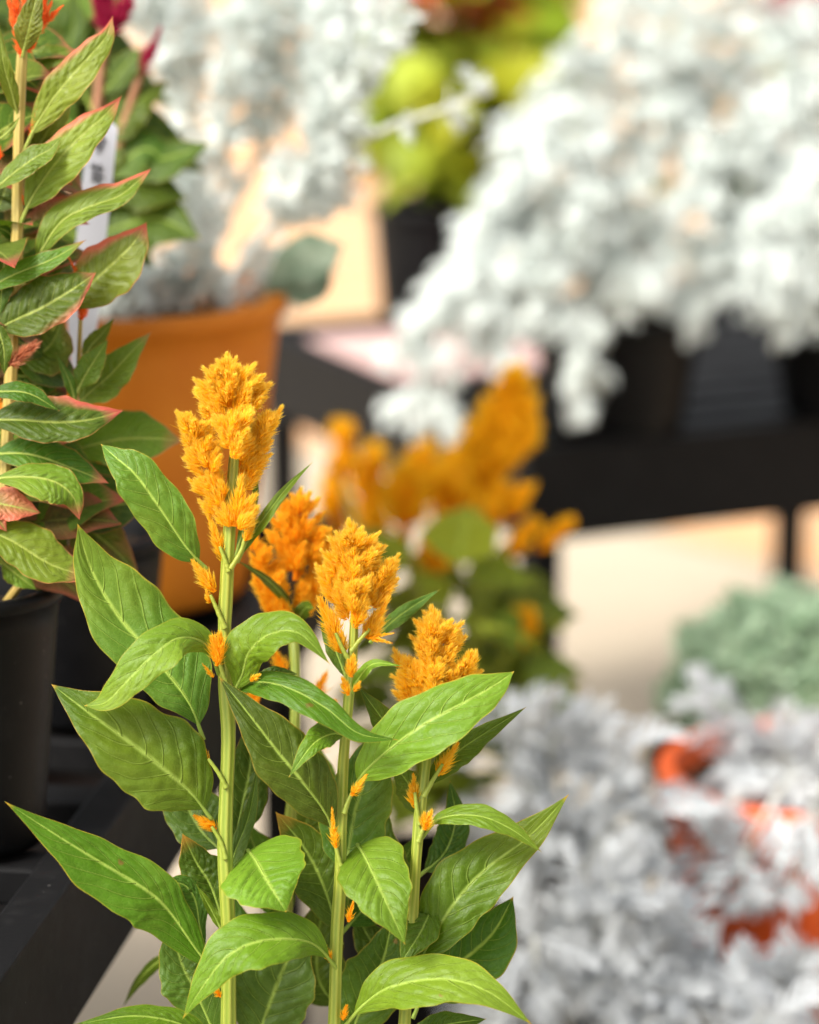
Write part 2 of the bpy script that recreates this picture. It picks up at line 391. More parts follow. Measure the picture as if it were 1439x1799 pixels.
def proto_leaf(width=0.42, droop=0.35, N=9.0, mat='leaf', blush=None, amt=1.0, pk=0.4, nu=20, nv=9):
    """unit leaf along +Y, upper face +Z, length 1"""
    us, U, V, F = leaf_grid(nu, nv)
    W = profile(us, pk, 0.1)[:, None]; off = V * W * width * (1 + 0.06 * np.sin(U * 17 + 3 * (V > 0)))
    PH = vein_phase(U, V, N); Z = -droop * U ** 2 + 0.25 * np.abs(off) + 0.012 * quilt(PH, U, V) * W + 0.03 * np.sin(U * 11) * np.abs(V)
    pts = np.stack([off, U * (1 - 0.15 * U * droop), Z], -1)
    mb = MB(); mb.add(pts.reshape(-1, 3), F, blush=blush_field(U, V, blush, amt).ravel(), phase=PH.ravel())
    return mb.mesh('leaf', mat, uv=np.stack([U.ravel(), V.ravel()], 1))
def basis(base, d, up, s):
    d = Vector(d).normalized(); up = Vector(up); x = d.cross(up)
    if x.length < 1e-4: x = d.cross(Vector((1, 0.2, 0)))
    x.normalize(); z = x.cross(d)
    m = Matrix((x, d, z)).transposed().to_4x4()
    return Matrix.Translation(Vector(base)) @ m @ Matrix.Diagonal((s, s, s, 1))
def put_leaf(parent, me, base, d, up, s, col=(0.10, 0.22, 0.03), name='leaf'):
    return link(name, me, parent, col, basis(base, d, up, s))

# ------------------------------------------------------------------ feathery plumes
def tuft(mb, b, t, r, n, blen=1.0, wid=0.00019, tone=0.0):
    b, t = np.asarray(b, float), np.asarray(t, float); ax = t - b; L = np.linalg.norm(ax); ax = ax / (L + 1e-9)
    ref = np.array([0.3, 0.9, 0.2]); e1 = np.cross(ax, ref); e1 /= np.linalg.norm(e1) + 1e-9; e2 = np.cross(ax, e1)
    n = int(n * 1.7) if wid < .0003 else n; s = RNG.random(n) ** 0.85; th = RNG.random(n) * 2 * math.pi
    rad = np.cos(th)[:, None] * e1 + np.sin(th)[:, None] * e2
    rp = r * (0.45 + 0.55 * np.sin(np.clip(s * 1.15 + 0.2, 0, 1) * math.pi)) * (1 - s) ** 0.35
    base = b + ax * (s * L * 0.9)[:, None] + rad * (rp * 0.25 * RNG.random(n))[:, None]
    k = (1.35 - 0.95 * s)[:, None] * (0.7 + 0.5 * RNG.random((n, 1)))
    dr = ax * 1.0 + rad * k + RNG.normal(0, 0.20, (n, 3)); dr /= np.linalg.norm(dr, axis=1, keepdims=True)
    ln = (0.75 * rp + 0.35 * r) * (0.65 + 0.55 * RNG.random(n) + 0.55 * RNG.random(n) ** 6) * blen
    wv = np.cross(dr, RNG.normal(0, 1, (n, 3))); wv /= np.linalg.norm(wv, axis=1, keepdims=True) + 1e-9
    w = (wid * (0.7 + 0.8 * RNG.random(n)))[:, None]
    bend = (ax * 0.22 - rad * 0.10)
    m = base + dr * (ln * 0.45)[:, None]; tip = base + (dr + bend) * ln[:, None]
    V = np.stack([base - wv * w * 0.5, base + wv * w * 0.5, m + wv * w, m - wv * w, tip], 1)
    F = []
    for i in range(n):
        o = i * 5; F.append([o, o + 1, o + 2, o + 3]); F.append([o + 3, o + 2, o + 4])
    rnd = RNG.normal(0, 0.10, n) + tone
    to = np.stack([0.10 + rnd + .25 * s, 0.10 + rnd + .25 * s, 0.38 + rnd + .25 * s, 0.38 + rnd + .25 * s, 0.85 + rnd], 1)
    mb.add(V.reshape(-1, 3), F, tone=np.clip(to, 0, 1).ravel())
def inside(p, poly):
    x, y = p; c = False; j = len(poly) - 1
    for i in range(len(poly)):
        xi, yi = poly[i]; xj, yj = poly[j]
        if (yi > y) != (yj > y) and x < (xj - xi) * (y - yi) / (yj - yi) + xi: c = not c
        j = i
    return c
def plume(parent, sets, d0, mat='gold', n=150, tl=34, tr=17, thick=44, name='plume', blen=1.0, wid=0.00019, tone=0.0):
    """a full plume made of branches; each set: (outline, axis = two sight points, pointed outer tips, tufts inside, mm behind)"""
    mb = MB(); px = d0 * S
    for poly, axis, tips, count, back in sets:
        (ax0, ay0), (ax1, ay1) = axis; dc = d0 + back / 1000.0
        xs = [p[0] for p in poly]; ys = [p[1] for p in poly]; hw = max(16, 0.5 * (max(xs) - min(xs))); th = min(thick, hw * 1.05)
        def axx(y):
            t = np.clip((y - ay0) / (ay1 - ay0 + 1e-9), 0, 1); return ax0 + t * (ax1 - ax0)
        for (x, y) in tips:
            xa = axx(y + 30); dx, dy = x - xa, y - (y + 30 + 0.35 * abs(x - xa)); l = math.hypot(dx, dy)
            ll = min(l, tl * 1.25); dz = random.uniform(-0.3, 0.3) * th * px
            tx, ty = x - dx / l * tr * 0.5, y - dy / l * tr * 0.5
            tuft(mb, P(tx - dx / l * ll, ty - dy / l * ll, dc + dz * 0.5), P(tx, ty, dc + dz), tr * .82 * px, n, blen * 1.15, wid, tone + .06)
        k = 0; tries = 0
        while k < count and tries < 5000:
            tries += 1; x, y = random.uniform(min(xs), max(xs)), random.uniform(min(ys), max(ys))
            if not inside((x, y), poly): continue
            k += 1; xa = axx(y + 25); dx, dy = x - xa, -(25 + 0.5 * abs(x - xa)); l = math.hypot(dx, dy)
            room = math.sqrt(max(0.05, 1 - min(1, dx / hw) ** 2))
            z = random.choice((-1, -1, 1)) * random.uniform(0.15, 1.0) * th * room * px
            ll = min(l, tl); x1, y1 = x - dx / l * ll, y - dy / l * ll
            if not inside((x + dx / l * tr * .3, y + dy / l * tr * .3), poly): x, y = x - dx / l * tr * .8, y - dy / l * tr * .8
            tuft(mb, P(x1, y1, dc + z * 0.35), P(x, y, dc + z), tr * px, n, blen, wid, tone)
        tube(mb, [P(ax0, ay0, dc), P((ax0 + ax1) / 2, (ay0 + ay1) / 2, dc), P(ax1 + (ax0 - ax1) * .15, ay1 + (ay0 - ay1) * .15, dc)], [5 * px, 4 * px, 2.5 * px], 7)
    return link(name, mb.mesh(name, mat, smooth=False), parent)
def lobes(parent, L, d0, mat='gold', n=150, name='flower_tuft', wid=0.00019, tone=0.0, blen=1.0):
    """a small plume made of a few tapered tufts (x0, y0, x1, y1, radius[, mm behind])"""
    mb = MB()
    for l in L:
        dd = d0 + (l[5] / 1000 if len(l) > 5 else 0)
        tuft(mb, P(l[0], l[1], dd), P(l[2], l[3], dd - 0.003), l[4] * 1.65 * dd * S, int(n), blen * .8, wid, tone)
        tube(mb, [P(l[0], l[1], dd), P((l[0] + l[2]) / 2, (l[1] + l[3]) / 2, dd), P(l[2], l[3], dd - .003)], np.array([.3, .28, .08] if wid < .0005 else [.35, .35, .1]) * l[4] * dd * S, 6)
    return link(name, mb.mesh(name, mat, smooth=False), parent)
def stem(parent, pts, r, d0, mat='stem', foot=None, ribs=7, name='stem', sides=28):
    """pts: (x, y[, mm behind]); r: half widths in pixels, end to end; foot: world point in the soil"""
    C = catmull([(p[0], p[1], (p[2] if len(p) > 2 else 0)) for p in pts], 44)
    W = PA(np.stack([C[:, 0], C[:, 1], d0 + C[:, 2] / 1000], -1))
    rad = np.interp(np.linspace(0, 1, 44), np.linspace(0, 1, len(r)), r) * d0 * S
    if foot is not None:
        f = np.asarray(foot, float); ex = np.array([W[-1] + (f - W[-1]) * t for t in (0.25, 0.5, 0.75, 1.0)])
        W = np.vstack([W, ex]); rad = np.concatenate([rad, [rad[-1]] * 4])
    mb = MB(); tube(mb, W, rad * (1 + 0.05 * np.sin(np.linspace(0, 31, len(rad)))), sides, ribs, 0.085)
    return link(name, mb.mesh(name, mat), parent)

# ------------------------------------------------------------------ the setting: ground
g = MB(); g.add([(-60, -20, 0), (60, -20, 0), (60, 120, 0), (-60, 120, 0)], [[0, 1, 2, 3]])
o = link('ground', g.mesh('ground', 'ground')); o['kind'] = 'structure'
a, b = PZ(1010, 900, 0.004), PZ(1430, 1005, 0.004); dv = (b - a) / np.linalg.norm(b - a); nv_ = np.array([-dv[1], dv[0], 0])
if nv_[1] < 0: nv_ = -nv_
g = MB(); A0, B0 = a - dv * 30, b + dv * 30
g.add([A0, B0, B0 + nv_ * 60, A0 + nv_ * 60], [[0, 1, 2, 3]])
o = link('paving', g.mesh('paving', 'brick')); o['kind'] = 'structure'

# ------------------------------------------------------------------ benches
Z3 = np.array([0, 0, 1.0])
def bench(name, label, corner, ang, wid, dep, z, apron, legs, pitch=0.105, bar=0.028, rim=0.022):
    """black plastic display bench: apron boards, slats across the top, square legs; corner = nearest corner"""
    u = np.array([math.cos(R(ang)), math.sin(R(ang)), 0]); v = np.array([-math.sin(R(ang)), math.cos(R(ang)), 0])
    c = np.array([corner[0], corner[1], 0]); T = thing(name, label, 'bench', (corner[0], corner[1], 0))
    at = lambda a, b, zz: c + u * a + v * b + Z3 * zz
    def piece(nm, cen, hu, hv, hw, bev=0.002):
        mb = MB(); box(mb, cen, u, v, Z3, hu, hv, hw); me = mb.mesh(nm, 'bench', smooth=False)
        ob = link(nm, me, T); bm = ob.modifiers.new('edge', 'BEVEL'); bm.width = bev; bm.segments = 2; bm.limit_method = 'NONE'; return ob
    h = apron / 2
    piece('apron', at(wid / 2, rim / 2, z - h), wid / 2, rim / 2, h); piece('apron', at(wid / 2, dep - rim / 2, z - h), wid / 2, rim / 2, h)
    piece('apron', at(rim / 2, dep / 2, z - h), rim / 2, dep / 2 - rim, h); piece('apron', at(wid - rim / 2, dep / 2, z - h), rim / 2, dep / 2 - rim, h)
    n = int((dep - rim) / pitch)
    for i in range(1, n + 1):
        y = rim / 2 + (dep - rim) * i / (n + 1)
        piece('slat', at(wid / 2, y, z - 0.014), wid / 2 - rim, bar / 2, 0.010)
    m = max(2, int(wid / 0.13))
    for i in range(1, m):
        x = wid * i / m
        piece('bearer', at(x, dep / 2, z - 0.018), 0.011, dep / 2 - rim, 0.012)
    piece('added_shade_panel', at(wid / 2, dep / 2, z - apron + 0.004), wid / 2 - rim - .001, dep / 2 - rim - .001, 0.003)  # panel added beneath the slats so the openings look shaded and dark
    for (x, y) in legs:
        piece('leg', at(x, y, (z - apron) / 2), 0.014, 0.014, (z - apron) / 2)
    return T
BZ = 0.43
k1, k2 = PZ(0, 1724, BZ), PZ(231, 1403, BZ)                       # right-hand edge of the near bench
e = k2 - k1; ang1 = math.degrees(math.atan2(e[1], e[0])) - 90
uu = np.array([math.cos(R(ang1)), math.sin(R(ang1)), 0]); vv = np.array([-uu[1], uu[0], 0])
near = k1 - vv * 0.25
bench('plant_bench', 'black plastic slatted bench under the terracotta tub and red-edged celosia', near - uu * 0.70, ang1, 0.70, 1.12, BZ, 0.075,
      [(.03, .03), (.665, .03), (.03, 1.09), (.665, 1.09)], rim=0.024)
K = PZ(928, 790, BZ)
AX = 24.0
u2 = np.array([math.cos(R(AX)), math.sin(R(AX)), 0]); v2 = np.array([-u2[1], u2[0], 0])
bench('plant_bench', 'dark plastic bench carrying the black pots of trailing silver plants', K, AX, 1.15, 0.62, BZ, 0.080,
      [(.022, .022), (.62, .60), (.022, .60), (1.13, .022), (1.13, .60)], pitch=0.06, bar=0.045)

# a thin flat pale pink sheet on the bench top
def on_bench2(a, b, z=0.0): return K + u2 * a + v2 * b + Z3 * z
mb = MB(); box(mb, on_bench2(0.10, 0.40, 0.003), u2, v2, Z3, 0.085, 0.11, 0.0015)
o = link('sheet', mb.mesh('sheet', 'pink', smooth=False)); o['label'] = 'pale pink flat sheet lying on the dark bench beneath the trailing silver plant'; o['category'] = 'sheet'

# ================================================================== the sharp golden celosia
D = FOCUS
foot = P(560, 1900, D); foot = np.array([foot[0], foot[1] + 0.03, 0.0])
CEL = thing('potted_celosia', 'sharp golden feather celosia with four flowering stems in the front', 'plant', foot, 'golden celosias')
pot(CEL, foot, 0.105, 0.08, 0.18, 'black')
ft = lambda dx, dy: foot + np.array([dx, dy, 0.15])
stem(CEL, [(410, 785), (411, 810), (405, 900), (398, 1040), (395, 1110), (396, 1200), (402, 1290), (398, 1400), (396, 1500), (402, 1640), (402, 1799), (403, 1860)], [5, 9, 11, 11.5, 11.5, 12, 12.5, 12.5, 13, 13, 13], D, foot=ft(-.05, -.02))
stem(CEL, [(625, 1062), (623, 1085), (620, 1150), (612, 1240), (603, 1350), (600, 1450), (598, 1550), (592, 1650), (588, 1799), (586, 1860)], [5, 7.5, 8.5, 9, 9.5, 10, 10.5, 11, 11, 11], D, foot=ft(0.0, -.03))
stem(CEL, [(764, 1212), (762, 1230), (752, 1300), (745, 1370), (737, 1440), (730, 1530), (722, 1650), (714, 1750), (708, 1860)], [5, 7, 9, 9.5, 9.5, 9.5, 10, 10, 10], D, foot=ft(.05, -.02))
stem(CEL, [(513, 1062, 85), (512, 1085, 85), (518, 1150, 80), (520, 1230, 75), (515, 1350, 70), (510, 1470, 65), (505, 1600, 60), (500, 1860, 50)], [5, 8, 9, 9, 9.5, 10, 10, 10], D, foot=ft(-.01, .03))

plume(CEL, [
 ([(400, 622), (440, 636), (468, 655), (478, 680), (462, 705), (440, 730), (372, 735), (348, 712), (333, 670), (352, 663), (372, 632)], [(406, 770), (400, 628)], [(398, 613), (376, 624), (420, 620), (457, 632), (472, 652), (484, 668), (333, 660), (350, 640), (337, 688), (474, 692)], 78, 0),
 ([(311, 718), (348, 716), (384, 745), (394, 790), (388, 845), (372, 874), (342, 866), (328, 830), (318, 780)], [(392, 868), (322, 722)], [(304, 715), (310, 742), (315, 798), (324, 836), (342, 872), (374, 882), (322, 770)], 52, -4),
 ([(495, 713), (462, 716), (432, 752), (424, 795), (440, 812), (462, 822), (478, 790), (486, 745)], [(416, 818), (490, 716)], [(501, 706), (494, 734), (486, 768), (484, 792), (466, 824), (448, 826)], 46, 4),
 ([(366, 715), (448, 715), (445, 770), (405, 786), (374, 770)], [(409, 800), (406, 705)], [], 26, -12)], D, 'gold', 150)
lobes(CEL, [(412, 925, 425, 832, 20), (415, 915, 450, 868, 17), (425, 925, 452, 890, 15), (405, 925, 392, 885, 15), (420, 930, 440, 905, 15, -6), (430, 950, 447, 920, 9)], D - .006, 'gold', 240, 'plume')
lobes(CEL, [(396, 988, 361, 893, 13), (392, 975, 372, 915, 12)], D, 'gold', 240)
lobes(CEL, [(378, 1040, 336, 983, 15), (374, 1035, 350, 1000, 14), (368, 1060, 362, 1035, 6)], D, 'gold', 220)
lobes(CEL, [(386, 1160, 372, 1118, 16), (388, 1150, 385, 1112, 13), (380, 1170, 392, 1130, 11)], D - .01, 'amber', 150)
lobes(CEL, [(440, 1196, 458, 1184, 7), (375, 1190, 355, 1165, 5)], D - .012, 'gold', 70)
lobes(CEL, [(366, 1345, 340, 1302, 11), (362, 1335, 345, 1312, 9)], D, 'amber', 130)
lobes(CEL, [(380, 1458, 340, 1432, 11), (378, 1452, 350, 1440, 13)], D, 'amber', 140)
lobes(CEL, [(388, 1752, 372, 1728, 7)], D, 'amber', 60)
plume(CEL, [
 ([(531, 858), (564, 874), (580, 926), (575, 960), (540, 990), (490, 980), (462, 932), (482, 878)], [(518, 1020), (527, 860)], [(531, 851), (508, 860), (480, 871), (467, 903), (566, 868), (576, 893), (588, 923), (550, 857)], 62, 0),
 ([(456, 930), (500, 975), (512, 1030), (505, 1086), (465, 1080), (440, 1022), (442, 968)], [(511, 1090), (445, 970)], [(452, 928), (434, 963), (436, 1018), (458, 1080)], 46, -4),
 ([(582, 930), (586, 985), (568, 1040), (532, 1066), (520, 1020), (545, 970)], [(516, 1085), (584, 945)], [(590, 958), (584, 1010), (566, 1048)], 40, 4)], D + .085, 'amber', 130, tone=-0.05)
lobes(CEL, [(500, 1180, 480, 1140, 14, 85), (545, 1240, 575, 1180, 16, 90), (560, 1270, 590, 1230, 14, 95), (450, 1240, 440, 1200, 13, 90), (545, 1320, 590, 1275, 20, 110), (480, 1300, 470, 1262, 14, 95)], D, 'amber', 140)
plume(CEL, [
 ([(612, 915), (645, 925), (670, 938), (678, 955), (672, 990), (640, 1022), (590, 1012), (566, 985), (574, 945)], [(621, 1050), (618, 912)], [(611, 903), (598, 926), (643, 918), (674, 929), (685, 953), (571, 937), (556, 960), (628, 915), (584, 927)], 62, 0),
 ([(697, 972), (700, 1012), (680, 1040), (645, 1052), (640, 1010), (665, 985)], [(628, 1072), (700, 980)], [(704, 966), (707, 1010), (692, 1034)], 30, 2),
 ([(558, 985), (564, 1020), (588, 1048), (612, 1050), (606, 1010), (585, 985)], [(615, 1074), (555, 985)], [(549, 983), (558, 1022), (580, 1050)], 28, 2),
 ([(600, 1010), (655, 1010), (655, 1062), (630, 1078), (608, 1068)], [(622, 1090), (622, 1005)], [], 20, -8)], D, 'gold', 150)
lobes(CEL, [(590, 1115, 560, 1048, 18), (592, 1120, 580, 1075, 17), (598, 1145, 572, 1095, 14), (600, 1148, 600, 1110, 12)], D, 'gold', 220, 'plume')
lobes(CEL, [(645, 1120, 686, 1045, 15), (640, 1120, 664, 1072, 15), (645, 1122, 672, 1092, 14)], D, 'gold', 220, 'plume')
lobes(CEL, [(648, 1120, 690, 1130, 6), (655, 1118, 694, 1112, 4)], D - .003, 'gold', 90)
lobes(CEL, [(616, 1185, 622, 1150, 12), (612, 1222, 602, 1190, 10), (622, 1215, 634, 1196, 6), (618, 1190, 612, 1158, 9)], D - .012, 'gold', 130)
lobes(CEL, [(617, 1398, 645, 1360, 10), (590, 1490, 583, 1418, 9)], D - .008, 'gold', 140)
lobes(CEL, [(612, 1620, 622, 1578, 8), (580, 1690, 572, 1660, 8), (602, 1792, 610, 1765, 8)], D - .004, 'amber', 80)
plume(CEL, [
 ([(758, 1066), (790, 1082), (818, 1095), (816, 1130), (785, 1172), (735, 1162), (722, 1112), (728, 1086)], [(762, 1200), (760, 1066)], [(757, 1056), (740, 1066), (797, 1082), (821, 1087), (826, 1112), (721, 1081), (714, 1110), (775, 1068)], 66, 0),
 ([(830, 1138), (846, 1172), (815, 1196), (772, 1204), (780, 1165)], [(764, 1222), (846, 1150)], [(838, 1135), (854, 1172), (842, 1192)], 30, 0),
 ([(698, 1140), (735, 1150), (755, 1200), (735, 1218), (690, 1206), (688, 1180)], [(758, 1225), (690, 1145)], [(688, 1131), (680, 1180), (682, 1208), (714, 1224)], 34, 0),
 ([(735, 1160), (785, 1160), (780, 1205), (745, 1212)], [(762, 1230), (760, 1150)], [], 16, -8)], D + .012, 'gold', 150)
lobes(CEL, [(731, 1420, 726, 1358, 12), (728, 1412, 722, 1378, 11)], D, 'gold', 170)
lobes(CEL, [(768, 1362, 806, 1304, 14), (770, 1355, 792, 1325, 12)], D, 'gold', 190)
lobes(CEL, [(745, 1458, 758, 1424, 12), (748, 1450, 745, 1428, 9)], D - .008, 'gold', 130)
# flower stalks of the side tufts
for a_ in ([(396, 1105), (383, 1075), (370, 1045)], [(402, 1005), (396, 985), (386, 960)], [(398, 1385), (385, 1360), (366, 1333)], [(397, 1510), (388, 1480), (372, 1452)], [(405, 1000), (425, 965), (432, 930)], [(617, 1145), (632, 1125), (650, 1105)],
           [(616, 1165), (602, 1140), (590, 1112)], [(738, 1450), (733, 1425), (729, 1392)], [(745, 1400), (758, 1375), (778, 1342)], [(600, 1525), (592, 1495), (588, 1462)], [(605, 1430), (613, 1405), (626, 1380)], [(397, 1200), (388, 1172), (382, 1142)], [(735, 1480), (742, 1460), (750, 1442)]):
    stem(CEL, a_, [5, 4, 3], D - .004, ribs=0, name='stalk', sides=10)

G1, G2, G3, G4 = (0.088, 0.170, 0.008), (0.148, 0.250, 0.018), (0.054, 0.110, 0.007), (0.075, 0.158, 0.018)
LF = [
 # midrib base -> tip, wl, wr, options
 ([(363, 1000, 4), (328, 962, -2), (288, 903, -6), (240, 836, -6), (205, 805, -2), (177, 780, 4)], 46, 44, dict(col=G4, tilt=.5)),
 ([(358, 1300, 6), (333, 1237, 6), (287, 1175, 8), (208, 1083, 10), (160, 1000, 10), (136, 920, 4)], 58, 88, dict(col=G4, pk=.45, tilt=.45, q=1.5)),
 ([(385, 1185, 0), (362, 1133, -8), (316, 1121, -20), (271, 1150, -26), (225, 1195, -26), (185, 1234, -22), (148, 1240, -18)], 36, 40, dict(col=G2, pk=.42, tilt=.9)),
 ([(372, 1440, -2), (337, 1395, -6), (291, 1354, -10), (233, 1308, -12), (158, 1254, -12), (90, 1202, -8)], 76, 88, dict(col=G1, pk=.42, tilt=.45, q=1.8, N=9)),
 ([(392, 1720, -2), (350, 1675, -6), (300, 1604, -10), (258, 1564, -14), (179, 1516, -18), (104, 1470, -22), (8, 1408, -26)], 66, 46, dict(col=G1, pk=.48, tilt=.55, q=1.3)),
 ([(598, 1710, 0), (558, 1664, -12), (514, 1650, -22), (451, 1655, -28), (400, 1680, -30), (360, 1728, -28), (321, 1790, -24)], 46, 52, dict(col=G2, pk=.45, tilt=.9)),
 ([(436, 1494, 12), (450, 1513, -6), (468, 1545, -20), (485, 1573, -28), (503, 1603, -30)], 84, 76, dict(col=G2, pk=.36, tilt=.7, pet=.02, q=1.6)),
 ([(628, 1484, 10), (644, 1510, -6), (668, 1562, -22), (690, 1610, -30), (712, 1660, -32)], 64, 60, dict(col=G2, pk=.32, tilt=.7, pet=.02, q=1.4)),
 ([(712, 1700, 10), (752, 1610, 4), (738, 1640, -4), (704, 1692, -8)], 30, 42, dict(col=G1, pk=.5, tilt=.5, pet=.2)),
 ([(596, 1815, 0), (640, 1765, -8), (690, 1733, -16), (778, 1720, -24), (857, 1742, -28), (935, 1800, -28)], 46, 46, dict(col=G2, pk=.45, tilt=.9, pet=.12)),
 ([(722, 1730, 2), (741, 1683, 0), (773, 1625, 2), (810, 1572, 4), (857, 1524, 6), (931, 1468, 6), (1000, 1395, 0)], 62, 56, dict(col=G1, pk=.45, tilt=.5, pet=.12, q=1.4)),
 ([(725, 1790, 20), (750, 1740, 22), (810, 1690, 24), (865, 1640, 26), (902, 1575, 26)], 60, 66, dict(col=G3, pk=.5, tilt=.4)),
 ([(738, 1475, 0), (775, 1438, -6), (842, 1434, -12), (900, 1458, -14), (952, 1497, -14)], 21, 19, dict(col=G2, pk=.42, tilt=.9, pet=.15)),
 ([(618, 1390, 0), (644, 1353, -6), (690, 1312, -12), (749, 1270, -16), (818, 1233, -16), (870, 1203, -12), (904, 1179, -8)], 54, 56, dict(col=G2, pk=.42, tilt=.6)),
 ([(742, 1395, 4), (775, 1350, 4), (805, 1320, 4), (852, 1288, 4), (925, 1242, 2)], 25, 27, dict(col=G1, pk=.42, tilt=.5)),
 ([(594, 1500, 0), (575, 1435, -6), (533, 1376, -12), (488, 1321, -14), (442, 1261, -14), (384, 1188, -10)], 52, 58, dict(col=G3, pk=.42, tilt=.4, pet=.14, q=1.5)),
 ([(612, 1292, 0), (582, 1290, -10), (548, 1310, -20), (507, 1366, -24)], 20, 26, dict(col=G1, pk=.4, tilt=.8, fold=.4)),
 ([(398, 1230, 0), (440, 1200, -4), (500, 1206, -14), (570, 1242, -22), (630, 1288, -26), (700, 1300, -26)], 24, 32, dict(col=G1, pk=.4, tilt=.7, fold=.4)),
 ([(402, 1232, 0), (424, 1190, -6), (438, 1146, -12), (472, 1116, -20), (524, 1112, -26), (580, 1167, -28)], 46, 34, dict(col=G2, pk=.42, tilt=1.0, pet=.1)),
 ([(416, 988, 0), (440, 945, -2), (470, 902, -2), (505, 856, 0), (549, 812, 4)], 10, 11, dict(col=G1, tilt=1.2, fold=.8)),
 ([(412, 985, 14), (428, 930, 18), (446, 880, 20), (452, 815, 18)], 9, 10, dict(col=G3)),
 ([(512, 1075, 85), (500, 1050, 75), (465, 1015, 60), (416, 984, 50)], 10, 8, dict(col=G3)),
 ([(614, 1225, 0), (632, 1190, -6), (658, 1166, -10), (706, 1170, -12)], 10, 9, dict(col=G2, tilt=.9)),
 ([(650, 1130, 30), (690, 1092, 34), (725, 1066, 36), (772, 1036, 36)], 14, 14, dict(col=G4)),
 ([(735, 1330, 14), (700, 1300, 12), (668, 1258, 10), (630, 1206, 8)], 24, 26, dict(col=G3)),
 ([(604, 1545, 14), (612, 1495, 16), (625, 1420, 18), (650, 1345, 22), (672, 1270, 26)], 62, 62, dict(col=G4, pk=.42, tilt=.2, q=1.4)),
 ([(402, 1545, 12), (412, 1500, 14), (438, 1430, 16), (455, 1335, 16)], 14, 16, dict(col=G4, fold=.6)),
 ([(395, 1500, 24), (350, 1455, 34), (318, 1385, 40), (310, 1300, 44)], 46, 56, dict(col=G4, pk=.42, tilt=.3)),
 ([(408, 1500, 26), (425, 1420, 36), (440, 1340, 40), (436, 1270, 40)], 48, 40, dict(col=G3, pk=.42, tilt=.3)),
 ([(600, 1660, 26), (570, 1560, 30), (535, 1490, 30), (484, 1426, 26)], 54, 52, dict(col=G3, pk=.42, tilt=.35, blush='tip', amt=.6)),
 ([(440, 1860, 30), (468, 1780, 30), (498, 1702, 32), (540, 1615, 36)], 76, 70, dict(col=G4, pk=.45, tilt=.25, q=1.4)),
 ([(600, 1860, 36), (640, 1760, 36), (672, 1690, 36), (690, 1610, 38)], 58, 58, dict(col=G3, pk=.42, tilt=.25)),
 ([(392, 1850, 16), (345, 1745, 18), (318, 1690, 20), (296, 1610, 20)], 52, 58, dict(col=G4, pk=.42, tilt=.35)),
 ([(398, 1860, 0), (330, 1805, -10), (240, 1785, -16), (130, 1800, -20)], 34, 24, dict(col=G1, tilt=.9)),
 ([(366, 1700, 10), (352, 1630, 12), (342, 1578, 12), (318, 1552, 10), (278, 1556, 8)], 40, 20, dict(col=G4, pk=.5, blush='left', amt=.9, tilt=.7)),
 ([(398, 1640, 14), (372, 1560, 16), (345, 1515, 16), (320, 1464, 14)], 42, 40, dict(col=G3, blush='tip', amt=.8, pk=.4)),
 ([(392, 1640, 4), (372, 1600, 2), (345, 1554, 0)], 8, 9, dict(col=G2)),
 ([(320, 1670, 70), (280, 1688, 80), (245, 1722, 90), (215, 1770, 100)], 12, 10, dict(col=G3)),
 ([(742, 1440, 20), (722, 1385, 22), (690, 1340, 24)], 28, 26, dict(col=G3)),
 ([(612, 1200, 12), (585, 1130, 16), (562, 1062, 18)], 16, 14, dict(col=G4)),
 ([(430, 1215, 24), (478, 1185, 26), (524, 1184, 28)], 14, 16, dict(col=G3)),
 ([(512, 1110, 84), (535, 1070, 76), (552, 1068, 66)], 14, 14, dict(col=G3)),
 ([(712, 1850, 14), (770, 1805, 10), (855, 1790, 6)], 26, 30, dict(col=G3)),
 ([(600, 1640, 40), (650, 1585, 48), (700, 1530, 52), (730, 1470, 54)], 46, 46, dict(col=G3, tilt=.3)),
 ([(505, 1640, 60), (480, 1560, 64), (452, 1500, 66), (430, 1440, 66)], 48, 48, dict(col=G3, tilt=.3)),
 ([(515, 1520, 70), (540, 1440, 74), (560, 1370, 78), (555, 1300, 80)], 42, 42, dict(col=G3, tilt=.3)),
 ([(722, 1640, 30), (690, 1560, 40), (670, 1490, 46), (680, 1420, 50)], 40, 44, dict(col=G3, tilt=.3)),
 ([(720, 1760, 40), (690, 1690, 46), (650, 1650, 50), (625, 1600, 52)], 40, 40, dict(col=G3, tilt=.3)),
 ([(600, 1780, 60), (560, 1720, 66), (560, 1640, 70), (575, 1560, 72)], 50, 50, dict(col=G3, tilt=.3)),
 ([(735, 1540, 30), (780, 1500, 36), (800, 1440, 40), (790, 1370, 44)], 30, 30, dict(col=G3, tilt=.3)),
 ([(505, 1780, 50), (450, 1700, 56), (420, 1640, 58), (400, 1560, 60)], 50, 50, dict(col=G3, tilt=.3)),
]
for m, wl, wr, kw in LF: leaf(CEL, m, wl, wr, D, **kw)

